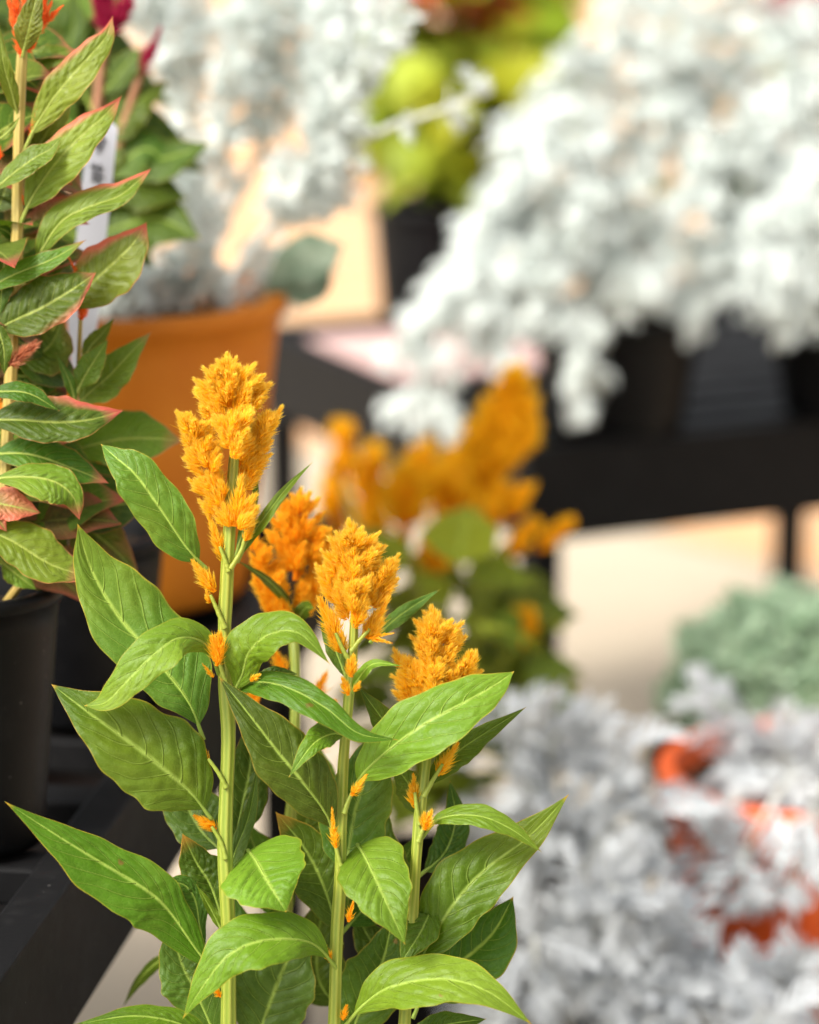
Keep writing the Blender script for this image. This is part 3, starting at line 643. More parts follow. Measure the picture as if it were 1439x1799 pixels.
# ================================================================== celosia with red-edged leaves, left
D2 = 1.405
pc = P(-57, 1020, 1.45); pbase = np.array([pc[0], pc[1], BZ])
RED = thing('potted_celosia', 'celosia with pink-edged leaves and orange plume in a black pot, left', 'plant', pbase)
pot(RED, pbase, 172 * 1.45 * S - .003, 120 * 1.45 * S, pc[2] - BZ, 'black', rim=0.008, rim_out=0.003)
rfoot = pbase + np.array([0.0, 0, 0.10])
stem(RED, [(52, -80), (44, 20), (38, 115), (33, 243), (30, 434), (24, 560), (16, 720), (4, 880), (-20, 1000)], [8, 8.5, 9, 9.5, 10, 10, 10.5, 11, 11], D2, 'stem_tan', foot=rfoot)
stem(RED, [(143, 520), (140, 600), (136, 680), (118, 790), (92, 900), (60, 990), (10, 1060)], [3, 4, 4.5, 5, 6, 7, 7], D2 + .03, 'stem_tan', foot=rfoot + np.array([.015, .01, 0]))
lobes(RED, [(38, 100, 22, 15, 13), (34, 70, 12, -10, 13), (42, 70, 42, -25, 13), (30, 40, 24, -40, 14)], D2 - .002, 'orange', 200, 'plume', blen=.7)
lobes(RED, [(50, 92, 78, 30, 9), (66, 60, 92, 0, 12), (78, 40, 112, 8, 8), (74, 40, 80, -30, 13)], D2 - .002, 'orange', 180, 'plume', blen=.7)
lobes(RED, [(143, 562, 150, 502, 12), (141, 555, 158, 515, 8), (146, 548, 137, 520, 7)], D2 + .01, 'orange', 150, 'plume')
lobes(RED, [(142, 490, 119, 450, 5)], D2 + .01, 'orange', 60)
lobes(RED, [(52, 245, 68, 175, 6), (42, 360, 48, 322, 7), (0, 280, -6, 250, 8)], D2, 'orange', 80)
lobes(RED, [(12, 642, 72, 602, 15), (20, 640, 66, 596, 12)], D2 - .012, 'rust', 170, 'plume')
R1, R2, R3, R4 = (0.140, 0.200, 0.020), (0.110, 0.195, 0.016), (0.065, 0.130, 0.010), (0.150, 0.192, 0.020)
LR = [
 ([(40, 100, -4), (48, 60, -8), (58, 20, -10), (74, -40, -8)], 22, 20, dict(col=R4)),
 ([(38, 275, 0), (60, 228, -2), (88, 182, -4), (118, 142, -6), (158, 98, -6), (186, 64, -4), (198, 28, 0)], 27, 30, dict(col=R4, blush='left', amt=.7, pet=.14)),
 ([(28, 415, 0), (50, 360, -4), (75, 318, -6), (108, 274, -8), (146, 236, -8), (184, 202, -6), (214, 168, 0)], 32, 36, dict(col=R4, blush='left', amt=.9, pet=.14)),
 ([(-20, 345, -10), (20, 308, -12), (60, 278, -14), (88, 262, -14), (109, 238, -12)], 19, 18, dict(col=R2, tilt=.8)),
 ([(60, 470, 0), (76, 435, -2), (110, 388, -4), (155, 364, -6), (208, 345, -6), (240, 320, -4), (266, 296, 0)], 28, 19, dict(col=R4, blush='left', amt=.95, fold=.4, tilt=.7)),
 ([(90, 580, 10), (125, 530, 8), (160, 498, 6), (195, 466, 4), (232, 430, 2), (258, 390, 4)], 42, 46, dict(col=R4, blush='left', amt=1.0, pk=.5)),
 ([(-40, 520, -8), (20, 485, -12), (90, 456, -14), (152, 421, -12)], 18, 17, dict(col=R2, tilt=.8, blush='tip', amt=.6)),
 ([(-20, 590, -6), (20, 566, -10), (75, 540, -14), (128, 508, -14), (169, 479, -10)], 44, 36, dict(col=R3, blush='right', amt=.7, pk=.45, q=1.3)),
 ([(132, 715, 20), (160, 688, 20), (192, 660, 20), (225, 625, 20), (267, 582, 22)], 30, 30, dict(col=R1, blush='tip', amt=.5)),
 ([(135, 690, 10), (150, 660, 8), (168, 630, 6), (190, 596, 6)], 21, 20, dict(col=R1, fold=.35)),
 ([(142, 640, 20), (160, 608, 22), (178, 588, 22), (201, 558, 22)], 14, 13, dict(col=R1)),
 ([(134, 712, 10), (122, 670, 8), (98, 620, 8)], 9, 9, dict(col=R2)),
 ([(-50, 740, -12), (30, 738, -18), (100, 742, -20), (160, 737, -18), (217, 721, -12)], 40, 32, dict(col=R3, blush='left', amt=1.0, tilt=.8, q=1.4, pk=.42)),
 ([(-30, 690, -20), (45, 690, -24), (105, 722, -24)], 16, 14, dict(col=R3, tilt=.8)),
 ([(90, 800, 45), (150, 785, 45), (210, 772, 45), (265, 770, 45), (322, 775, 48)], 44, 42, dict(col=R2, blush='tip', amt=.6, pk=.5, tilt=.5)),
 ([(-30, 800, -6), (50, 798, -10), (130, 824, -12), (191, 849, -10)], 30, 28, dict(col=R3, blush='tip', amt=.8, tilt=.8)),
 ([(-40, 845, -18), (40, 838, -24), (95, 846, -26), (128, 872, -26), (140, 914, -24)], 26, 34, dict(col=R2, blush='tip', amt=1.0, tilt=.9, pk=.45)),
 ([(-40, 880, -14), (15, 888, -18), (71, 901, -18)], 28, 24, dict(col=R3, blush='all', amt=1.0)),
 ([(-40, 905, -18), (-8, 910, -20), (12, 934, -20)], 14, 14, dict(col=R3, blush='all', amt=1.0)),
 ([(-50, 920, -14), (20, 950, -20), (90, 992, -22), (168, 1017, -20)], 42, 34, dict(col=R2, blush='tip', amt=1.0, tilt=.8, pk=.45)),
 ([(110, 900, 40), (150, 925, 40), (200, 965, 40), (245, 1012, 42)], 34, 40, dict(col=R3, blush='all', amt=.55)),
 ([(130, 815, 40), (165, 835, 40), (200, 862, 40), (236, 892, 42)], 24, 26, dict(col=R3)),
 ([(90, 830, 26), (118, 796, 26), (158, 812, 28)], 20, 22, dict(col=R3)),
 ([(0, 985, 6), (30, 1010, 6), (64, 1036, 6)], 18, 18, dict(col=R2)),
 ([(34, 210, 0), (20, 160, -8), (6, 110, -12), (-2, 40, -12)], 13, 12, dict(col=R4)),
 ([(38, 130, 30), (85, 100, 36), (138, 88, 40)], 18, 18, dict(col=R4, blush='tip')),
 ([(50, 290, 20), (90, 220, 24), (126, 168, 26)], 24, 22, dict(col=R4, blush='tip', amt=.6)),
 ([(40, 430, 24), (82, 375, 26), (118, 344, 28)], 22, 22, dict(col=R3, blush='all', amt=1.0)),
 ([(-10, 250, -14), (14, 232, -14), (36, 204, -12)], 6, 6, dict(col=R4)),
 ([(20, 460, 20), (70, 470, 26), (120, 450, 30)], 30, 30, dict(col=R3)),
 ([(30, 640, 20), (85, 610, 26), (110, 560, 30)], 40, 40, dict(col=R2, blush='all', amt=.4)),
 ([(20, 660, 26), (70, 660, 30), (120, 640, 34)], 34, 34, dict(col=R3)),
 ([(10, 440, -6), (4, 500, -8), (-2, 560, -8)], 18, 18, dict(col=R3)),
 ([(-10, 560, -14), (6, 610, -16), (8, 660, -14)], 14, 14, dict(col=R3)),
 ([(0, 800, 30), (60, 760, 36), (140, 740, 40)], 40, 40, dict(col=R3)),
 ([(60, 900, 40), (100, 870, 44), (150, 860, 46)], 36, 36, dict(col=R3)),
 ([(-10, 380, 20), (10, 330, 24), (20, 270, 26)], 26, 26, dict(col=R3)),
 ([(-20, 600, 30), (20, 560, 36), (80, 590, 40)], 40, 40, dict(col=R3)),
 ([(30, 430, 8), (14, 408, 2), (-10, 398, -4)], 9, 9, dict(col=R3)),
 ([(30, 1000, 30), (10, 960, 34), (-20, 900, 36)], 30, 30, dict(col=R3)),
 ([(40, 960, 40), (80, 930, 44), (120, 960, 46)], 30, 30, dict(col=R3)),
]
for m, wl, wr, kw in LR: leaf(RED, m, wl * 1.16, wr * 1.16, D2, mat='leaf_red', **kw)

PLR = [proto_leaf(.40, .35, mat='leaf_red', blush='tip', amt=1.0, nu=44, nv=17), proto_leaf(.44, .55, mat='leaf_red', blush='left', amt=1.0, nu=44, nv=17), proto_leaf(.42, .2, mat='leaf_red', blush='all', amt=.8, nu=44, nv=17)]
rq = random.Random(33)
for i in range(70):
    y = rq.uniform(90, 1000); x = rq.uniform(-60, 10 + 100 * max(0, min(1, (y - 350) / 300))); sx = 1 if rq.random() < .7 else -1
    put_leaf(RED, rq.choice(PLR), P(x, y, D2 + rq.uniform(.012, .055)), (sx * rq.uniform(.4, 1.1), rq.gauss(-.1, .35), rq.uniform(-.3, .8)), (rq.gauss(0, .3), -.5, .9), rq.uniform(.032, .052), rq.choice([R1, R2, R3, R3]))

# ------------------------------------------------------------------ crimson celosia behind it
D3 = 1.64
cb = P(130, 700, D3); cbase = np.array([cb[0], cb[1], BZ])
CRI = thing('potted_celosia', 'crimson celosia with dark green leaves behind the white plant tag', 'plant', cbase)
pot(CRI, cbase, 0.05, 0.038, 0.11, 'black', rim=0.008)
cf = cbase + np.array([0, 0, .09])
stem(CRI, [(185, -40), (182, 60), (170, 200), (160, 330), (150, 480)], [6, 8, 9, 10, 10], D3, 'stem_red', foot=cf)
stem(CRI, [(262, 90), (243, 140), (215, 230), (185, 340), (160, 480)], [4, 6, 8, 8, 9], D3, 'stem_red', foot=cf)
lobes(CRI, [(190, 60, 163, -10, 15), (192, 50, 190, -40, 18), (200, 50, 228, 0, 17), (205, 30, 236, -20, 16), (185, 40, 170, -40, 15), (200, 60, 212, 10, 14)], D3 - .04, 'crimson', 160, 'plume', wid=.0006)
lobes(CRI, [(246, 132, 284, 45, 13), (250, 120, 278, 60, 13)], D3, 'crimson', 150, 'plume', wid=.0006)
for m, wl, wr in [
  ([(170, 270), (205, 220), (240, 180), (298, 142, 10)], 34, 36), ([(180, 300), (240, 285), (300, 275), (370, 252)], 36, 40), ([(160, 420), (220, 395), (280, 385), (352, 420, -10)], 62, 60),
  ([(170, 330), (220, 280), (262, 262), (300, 300)], 40, 40), ([(165, 380), (210, 330), (260, 330), (330, 350)], 52, 48), ([(170, 180), (200, 140), (225, 110), (250, 85)], 26, 26),
  ([(150, 250), (110, 200), (90, 150), (80, 90)], 30, 30), ([(160, 300), (120, 260), (80, 250), (40, 270)], 40, 40), ([(150, 430), (110, 400), (60, 400), (10, 420)], 44, 44), ([(165, 200), (140, 150), (110, 110), (95, 40)], 26, 26),
  ([(160, 460), (190, 430), (230, 430), (270, 470)], 36, 36), ([(150, 350), (170, 300), (185, 260), (190, 200)], 34, 34), ([(190, 130), (165, 110), (150, 85), (150, 55)], 14, 14), ([(60, 100), (50, 60), (60, 20), (90, -30)], 34, 34), ([(100, 120), (120, 80), (130, 40), (125, -20)], 26, 26)]:
    leaf(CRI, m, wl, wr, D3, col=(0.065, 0.115, 0.010), mat='leaf', N=9, pk=.45)

PLD = [proto_leaf(.45, .35), proto_leaf(.40, .55)]
rq = random.Random(21)
for i in range(60):
    x, y = rq.uniform(-60, 120), rq.uniform(-40, 480); b_ = P(x, y, D3 + rq.uniform(.03, .12))
    put_leaf(CRI, rq.choice(PLD), b_, (rq.gauss(0, .8), rq.gauss(-.2, .4), rq.uniform(-.5, .6)), (rq.gauss(0, .3), -.6, .8), rq.uniform(.055, .085), rq.choice([(0.07, 0.14, .02), (.10, .17, .025), (.06, .11, .02)]))

# ------------------------------------------------------------------ white plant tag
D4 = 1.52
c0, c1 = P(182, 212, D4), P(150, 520, D4); axv = (c0 - c1) / np.linalg.norm(c0 - c1)
sidev = np.array([math.cos(R(8)), math.sin(R(8)), 0]); sidev -= axv * sidev.dot(axv); sidev /= np.linalg.norm(sidev); nrmv = np.cross(axv, sidev)
w0 = 26 * D4 * S; tagL = np.linalg.norm(c0 - c1) + .05
TAG = thing('plant_tag', 'white plastic plant tag with pencil marks behind the pink-edged leaves', 'plant tag', c0 - axv * tagL)
outl = [(-w0 * .15, -tagL), (-w0, -tagL + .035), (-w0, -w0 * .5)] + [(w0 * math.cos(t), -w0 * .5 + w0 * .55 * math.sin(t)) for t in np.linspace(math.pi, 0, 11)[1:-1]] + [(w0, -w0 * .5), (w0, -tagL + .035), (w0 * .15, -tagL)]
mb = MB(); n = len(outl); V = [c0 + sidev * a + axv * b + nrmv * h for h in (-.0004, .0004) for a, b in outl]
mb.add(V, [list(range(n))[::-1], list(range(n, 2 * n))] + [[i, (i + 1) % n, n + (i + 1) % n, n + i] for i in range(n)])
link('tag_plate', mb.mesh('tag_plate', 'tag', smooth=False), TAG)
fr = nrmv if nrmv.dot(_f) < 0 else -nrmv
def stroke(pl):
    mb = MB()
    for (xa, ya), (xb, yb) in zip(pl[:-1], pl[1:]):
        A, B = P(xa, ya, D4), P(xb, yb, D4)
        A = A - fr * (A - c0).dot(fr) + fr * .0009; B = B - fr * (B - c0).dot(fr) + fr * .0009
        dd = (B - A) / np.linalg.norm(B - A); box(mb, (A + B) / 2, dd, np.cross(dd, fr), fr, np.linalg.norm(B - A) / 2 + .0003, .0006, .0002)
    link('pencil_mark', mb.mesh('pencil_mark', 'ink', smooth=False), TAG)
for pl in ([(160, 236), (178, 262)], [(166, 258), (182, 240)], [(184, 246), (172, 268)], [(160, 292), (180, 298)], [(162, 306), (182, 312)], [(166, 288), (164, 318)], [(176, 290), (173, 322)], [(162, 316), (176, 320)]): stroke(pl)

# ------------------------------------------------------------------ silver-leaved plants
def silver_leaf(nl=5, lobe=0.26, droop=0.45, mat='silver', seed=1):
    """deeply lobed felted leaf along +Y, length 1"""
    rr = random.Random(seed); mb = MB()
    zc = lambda y: -droop * y * y
    mid = [(0, y, zc(y)) for y in np.linspace(0, .9, 8)]
    for i in range(7):
        y0, y1 = mid[i][1], mid[i + 1][1]; w = 0.025 + .03 * (i / 7)
        mb.add([(-w, y0, zc(y0) + .01), (0, y0, zc(y0)), (w, y0, zc(y0) + .01), (w, y1, zc(y1) + .01), (0, y1, zc(y1)), (-w, y1, zc(y1) + .01)], [[0, 1, 4, 5], [1, 2, 3, 4]])
    for i in range(nl):
        y = 0.25 + 0.62 * i / nl
        for s in (-1, 1):
            L = lobe * 1.15 * (1.0 + .5 * math.sin(math.pi * (i + .7) / nl)) * rr.uniform(.8, 1.15); a = R(rr.uniform(38, 58)); yy = y + rr.uniform(-.03, .03)
            dx, dy = s * math.cos(a), math.sin(a); px_, py_ = -dy, dx; w = lobe * .17
            def q(t, k, h): return (dx * t * L + px_ * k * w, yy + dy * t * L + py_ * k * w, zc(yy + dy * t * L) + h + .10 * t * L)
            mb.add([q(0, -.7, 0), q(0, .7, 0), q(.55, 1.0, .03), q(.55, 0, 0), q(.55, -1.0, .03), q(1, .55, .02), q(1.1, 0, 0), q(1, -.55, .02)],
                   [[0, 1, 3], [1, 2, 3], [0, 3, 4], [3, 2, 5, 6], [4, 3, 6, 7]])
    y = .86; w = lobe * .36
    mb.add([(-w * .5, y, zc(y)), (w * .5, y, zc(y)), (w, y + .1, zc(y + .1) + .02), (w * .5, y + .2, zc(y + .2)), (-w * .5, y + .2, zc(y + .2)), (-w, y + .1, zc(y + .1) + .02)], [[0, 1, 2, 5], [5, 2, 3, 4]])
    return mb.mesh('leaf', mat)
SIL = [silver_leaf(5, .26, .45, 'silver', 1), silver_leaf(4, .30, .25, 'silver', 2), silver_leaf(6, .22, .7, 'silver', 3)]
SILG = [silver_leaf(5, .26, .45, 'silver_grey', 4), silver_leaf(4, .30, .25, 'silver_grey', 5), silver_leaf(6, .22, .7, 'silver_grey', 6)]
def sprig(meshes, seed, n=12, mat='silver', spread=.9, small=.88):
    """a short shoot carrying several lobed leaves, length about 1"""
    rr = random.Random(seed); mb = MB()
    for i in range(n):
        me = rr.choice(meshes); V = np.empty(len(me.vertices) * 3); me.vertices.foreach_get('co', V); V = V.reshape(-1, 3)
        th = i * 2.4 + rr.uniform(-.4, .4); y = .55 * i / n; s_ = rr.uniform(.38, .62) * small
        M = np.array(basis((0, y, 0), (math.cos(th) * spread, rr.uniform(.5, 1.1), math.sin(th) * spread), (rr.gauss(0, .5), rr.gauss(0, .5), 1), s_))
        V = V @ M[:3, :3].T + M[:3, 3]; mb.add(V, [list(p.vertices) for p in me.polygons])
    tube(mb, [(0, -.05, 0), (0, .3, 0), (0, .6, 0)], [.03, .025, .015], 5)
    return mb.mesh('sprig', mat)
SPR = [sprig(SIL, q) for q in range(4)]; SPT = [sprig(SIL, 20 + q, n=17, spread=.55, small=.72) for q in range(4)]; SPRG = [sprig(SILG, 10 + q, mat='silver_grey') for q in range(4)]
def spray(parent, pts, d0, n, size, meshes, r0=5, droop=0.0, jit=0.5, smat='silver_stem', branch=True, start=0.12):
    """a branch along sight points with leaves all round it"""
    C = catmull([(p[0], p[1], (p[2] if len(p) > 2 else 0)) for p in pts], 26)
    W = PA(np.stack([C[:, 0], C[:, 1], d0 + C[:, 2] / 1000], -1))
    if branch:
        mb = MB(); tube(mb, W, np.linspace(r0, r0 * .35, 26) * d0 * S, 7); link('branch', mb.mesh('branch', smat), parent)
    t, a, b = frames(W)
    for i in range(n):
        k = 25 * (start + (1 - start) * (i + random.random()) / n); j = min(int(k), 25); th = i * 2.4 + random.uniform(-.5, .5)
        rad = a[j] * math.cos(th) + b[j] * math.sin(th)
        d = t[j] * random.uniform(.3, 1.0) + rad * random.uniform(.6, 1.1) + np.array([random.gauss(0, jit * .3), random.gauss(0, jit * .3), -droop + random.gauss(0, jit * .3)])
        me = random.choice(meshes)
        put_leaf(parent, me, W[j], d, np.array([0, -.3, 1.0]) + RNG.normal(0, .4, 3), size * d0 * S * random.uniform(.7, 1.25), (1, 1, 1), 'sprig' if me.name.startswith('sprig') else 'leaf')

# --- tub with dusty miller
DT = 1.90
tc = P(200, 515, DT); TR = 307 * DT * S; tb = np.array([tc[0], tc[1], BZ + .001])
TUB = thing('potted_dusty_miller', 'white dusty miller with thick pale stems in a terracotta tub', 'plant', tb, 'silver-leaved plants')
pot(TUB, tb, TR - .004, TR * .74, tc[2] - BZ, 'terracotta', rim=0.011, rim_out=0.004, soil=.9)
for pts, n, r in [
  ([(395, 540), (410, 490), (470, 400), (520, 320), (570, 250), (600, 170)], 17, 13), ([(400, 540), (380, 470), (340, 400), (310, 330), (280, 240)], 15, 10), ([(300, 540, 40), (330, 400, 40), (380, 260, 40), (420, 120, 40), (430, -20, 40)], 20, 10),
  ([(330, 540, 60), (400, 380, 60), (480, 220, 60), (540, 80, 60), (560, -40, 60)], 20, 10), ([(250, 540, 60), (260, 400, 60), (300, 240, 60), (330, 100, 60), (330, -30, 60)], 18, 9), ([(480, 380, 10), (560, 290, 10), (680, 225, 0), (770, 195, -10), (865, 160, -20)], 4, 8),
  ([(540, 300, 20), (570, 200, 20), (590, 90, 20), (600, -40, 20)], 14, 8), ([(420, 160, 80), (480, 60, 80), (500, -50, 80)], 12, 7), ([(340, 540, 0), (320, 500, -20), (280, 480, -40), (240, 500, -50)], 9, 7), ([(390, 540, -10), (350, 480, -30), (330, 420, -50), (370, 360, -60)], 10, 7),
  ([(260, 540, 20), (230, 470, 0), (210, 500, -40), (190, 545, -60)], 8, 7), ([(560, 200, 20), (610, 120, 10), (650, 60, 0), (690, -10, -10)], 9, 6), ([(430, 470, 0), (500, 470, 0), (560, 460, 0)], 5, 6), ([(560, 60, 60), (620, 20, 60), (700, -30, 60)], 10, 6), ([(330, 130, 40), (280, 60, 40), (250, -20, 40)], 10, 6), ([(520, 330, 20), (560, 330, 20), (610, 300, 10)], 6, 6), ([(400, 545, 30), (440, 505, 50), (475, 480, 50), (500, 505, 40)], 9, 6)]:
    spray(TUB, pts, DT, int(n * 1.35), 80, SPR, r, start=.42 if r >= 9 else .15)
# broad grey-green leaves low at its right
leaf(TUB, [(440, 545, 0), (490, 490, -10), (545, 455, -20), (605, 430, -20)], 48, 46, DT, mat='dark_sage', pk=.6)
leaf(TUB, [(445, 545, 0), (500, 515, -10), (545, 500, -20), (585, 470, -20)], 30, 34, DT, mat='dark_sage', pk=.6)

# --- trailing silver plants on the bench
def pot_at(parent, x, yrim, d, rpx, mat='black', zb=BZ, taper=.78, **kw):
    c = P(x, yrim, d); b_ = np.array([c[0], c[1], zb + .0008]); pot(parent, b_, rpx * d * S, rpx * taper * d * S, c[2] - zb, mat, **kw); return b_
DW = 2.42
c = P(1085, 545, DW); W1 = thing('potted_silver_plant', 'white trailing silver plant spilling over a black pot on the dark bench', 'plant', (c[0], c[1], BZ), 'silver-leaved plants')
pot_at(W1, 1085, 545, DW, 152)
spr1 = [
 ([(1060, 540), (1010, 420), (950, 370), (870, 420), (790, 500), (745, 600), (725, 760)], 32), ([(1060, 540, -20), (1000, 450, -60), (930, 430, -90), (860, 480, -110), (800, 600, -120), (780, 770, -120)], 32),
 ([(1070, 540, 20), (1000, 380, 0), (950, 300, 0), (930, 230, 0), (930, 170, 0)], 22), ([(1080, 540), (1050, 380), (1030, 240), (1010, 140), (1000, 70)], 24), ([(1090, 540, 20), (1090, 380, 20), (1090, 230, 20), (1090, 100, 20), (1090, -30, 20)], 26),
 ([(1090, 540), (1030, 500, -70), (1015, 560, -120), (1022, 620, -130), (1012, 670, -130)], 18), ([(1070, 540), (960, 440, -60), (910, 460, -90), (880, 540, -100), (870, 610, -100)], 24), ([(1060, 540), (960, 330, -50), (900, 330, -70), (860, 390, -80), (820, 460, -80)], 24),
 ([(1100, 540), (1060, 440, -80), (1000, 420, -110), (960, 490, -120), (940, 540, -120)], 24), ([(1100, 540), (1120, 440, -60), (1100, 360, -90), (1060, 330, -100), (1020, 360, -110)], 22), ([(1090, 540), (1060, 300, -40), (1000, 240, -60), (940, 240, -70), (900, 290, -70)], 24),
 ([(1100, 540), (1130, 400), (1150, 260), (1170, 120), (1180, 0)], 24), ([(1100, 540), (1130, 470, -60), (1140, 450, -110), (1140, 500, -130)], 14), ([(930, 430, -90), (840, 460, -100), (770, 540, -110), (725, 620, -110)], 20), ([(950, 370), (900, 350, -20), (870, 360, -30), (830, 430, -40), (780, 470, -50)], 18)]
spr1 += [([(1090, 540, 60), (1110, 330, 90), (1110, 150, 90), (1120, -20, 90)], 24), ([(1090, 540, 60), (1150, 330, 100), (1200, 150, 100), (1220, -20, 100)], 22), ([(1090, 540, 60), (1060, 330, 90), (1050, 180, 90), (1040, 60, 90)], 20)]
for pts, n in spr1: spray(W1, pts, DW, int(n * .74), 92, SPT, 4, droop=.55)
c = P(1445, 545, DW + .06); W2 = thing('potted_silver_plant', 'bushy silver plant at the right end of the dark bench', 'plant', (c[0], c[1], BZ), 'silver-leaved plants')
pot_at(W2, 1500, 545, DW + .06, 150)
for pts, n in [
 ([(1490, 540), (1440, 400), (1380, 260), (1320, 140), (1290, 30)], 26), ([(1500, 540), (1480, 380), (1440, 220), (1400, 90), (1390, 60)], 26), ([(1480, 540), (1380, 420, -40), (1290, 330, -50), (1210, 240, -50), (1180, 160, -50)], 28),
 ([(1480, 540), (1380, 470, -60), (1290, 430, -90), (1220, 470, -110), (1200, 540, -110)], 28), ([(1480, 540), (1400, 440, -70), (1330, 400, -100), (1270, 430, -110), (1250, 520, -120)], 26), ([(1490, 540), (1440, 430, -80), (1390, 400, -110), (1350, 450, -120), (1360, 540, -120)], 22),
 ([(1480, 540), (1360, 360, 0), (1260, 240, 0), (1220, 120, 0), (1230, 10, 0)], 26), ([(1480, 540), (1400, 300, -60), (1330, 240, -80), (1270, 260, -90), (1230, 340, -100)], 26), ([(1500, 540), (1460, 300, -40), (1410, 180, -60), (1360, 200, -80), (1330, 280, -90)], 24),
 ([(1500, 540), (1480, 300, -60), (1440, 260, -90), (1400, 320, -100), (1390, 400, -110)], 22), ([(1500, 540), (1490, 420, -80), (1450, 400, -110), (1430, 470, -120), (1430, 540, -120)], 18), ([(1480, 540, 40), (1330, 330, 60), (1230, 180, 60), (1160, 60, 60), (1130, -20, 60)], 24), ([(1490, 540, 60), (1400, 260, 80), (1330, 100, 80), (1300, -30, 80)], 22), ([(1500, 540, 60), (1480, 200, 80), (1460, 60, 80), (1440, 0, 80)], 18), ([(1500, 540), (1500, 240, -20), (1460, 120, -30), (1420, 110, -40), (1380, 160, -50)], 22)]:
    spray(W2, pts, DW + .06, int(n * .85), 92, SPT, 4, droop=.4)

# --- grey dusty millers, bottom right
DG = 1.9
c = P(1010, 1960, DG); W3 = thing('potted_dusty_miller', 'grey dusty miller below the bench, beside the golden celosia leaves', 'plant', (c[0], c[1], 0), 'silver-leaved plants')
pot(W3, np.array([c[0], c[1], 0.0005]), .10, .078, max(.12, c[2]), 'black')
for pts, n in [
 ([(1010, 1950), (980, 1800), (950, 1650), (920, 1500), (900, 1350), (890, 1250)], 22), ([(1010, 1950), (1010, 1780), (1000, 1600), (980, 1450), (970, 1320), (960, 1240)], 24), ([(1010, 1950), (1050, 1780), (1070, 1620), (1070, 1480), (1060, 1360), (1040, 1290)], 24), ([(1010, 1950, 60), (960, 1800, 80), (900, 1650, 100), (860, 1450, 110), (840, 1380, 110)], 16),
 ([(1010, 1950), (960, 1750, -60), (940, 1650, -90), (940, 1680, -110), (935, 1770, -120)], 14), ([(1010, 1950), (1040, 1750, -50), (1050, 1620, -80), (1080, 1560, -90), (1130, 1600, -100)], 20), ([(1010, 1950), (1060, 1800, -60), (1100, 1720, -80), (1150, 1690, -90), (1180, 1740, -90)], 18), ([(1010, 1950), (1100, 1800), (1130, 1650), (1130, 1500), (1130, 1400)], 22),
 ([(1010, 1950), (1000, 1820, -80), (1020, 1740, -100), (1080, 1730, -110), (1110, 1790, -110)], 16), ([(1010, 1950), (960, 1840, -60), (920, 1780, -80), (890, 1760, -80), (880, 1800, -80)], 12), ([(1000, 1600), (1040, 1500, -10), (1100, 1440, -20), (1150, 1470, -30)], 12)]:
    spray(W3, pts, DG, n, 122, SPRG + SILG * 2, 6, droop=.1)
DO = 2.0
c = P(1430, 1345, DO); ob = np.array([c[0], c[1], .0005])
W4 = thing('potted_dusty_miller', 'grey dusty miller overflowing a tall bright orange planter, lower right', 'plant', ob, 'silver-leaved plants')
pot(W4, ob, 264 * DO * S, 186 * DO * S, c[2], 'orange_glaze', rim=0.03, rim_out=0.004, soil=.93)
for pts, n in [
 ([(1400, 1350), (1350, 1300, 0), (1300, 1260, 10), (1270, 1250, 10)], 9), ([(1420, 1350, 40), (1380, 1310, 60), (1340, 1300, 70), (1310, 1330, 70)], 8), ([(1440, 1350), (1440, 1300, 20), (1420, 1290, 30)], 8), ([(1400, 1350), (1330, 1340, -30), (1270, 1360, -50)], 8),
 ([(1440, 1340), (1390, 1370, -70), (1350, 1420, -100), (1310, 1500, -105), (1290, 1570, -100)], 10), ([(1470, 1340), (1440, 1390, -80), (1420, 1450, -105), (1400, 1530, -105), (1380, 1580, -100)], 10), ([(1430, 1340), (1340, 1380, -70), (1270, 1420, -90), (1240, 1480, -90), (1240, 1540, -85)], 7),
 ([(1480, 1340), (1440, 1410, -90), (1430, 1440, -105), (1440, 1480, -105)], 8)]:
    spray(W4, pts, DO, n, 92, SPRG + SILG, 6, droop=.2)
DF = 1.85
c = P(1330, 1990, DF); W5 = thing('potted_dusty_miller', 'frosty grey dusty miller at the bottom edge, in front of the orange planter', 'plant', (c[0], c[1], 0), 'silver-leaved plants')
pot(W5, np.array([c[0], c[1], 0.0005]), .09, .07, max(.12, c[2]), 'black')
for pts, n in [
 ([(1330, 1980), (1280, 1860), (1230, 1760), (1180, 1680), (1160, 1600)], 20), ([(1330, 1980), (1310, 1860), (1290, 1780), (1280, 1730), (1280, 1700)], 16), ([(1330, 1980), (1360, 1860), (1380, 1780), (1380, 1740), (1370, 1710)], 16), ([(1330, 1980), (1400, 1880), (1430, 1800), (1440, 1740)], 14),
 ([(1330, 1980), (1280, 1860, -40), (1220, 1800, -60), (1150, 1790, -70), (1110, 1820, -70)], 14), ([(1330, 1980), (1320, 1850, -60), (1330, 1790, -80), (1370, 1790, -90)], 12)]:
    spray(W5, pts, DF, n, 118, SPRG + SILG * 2, 6, droop=.1)

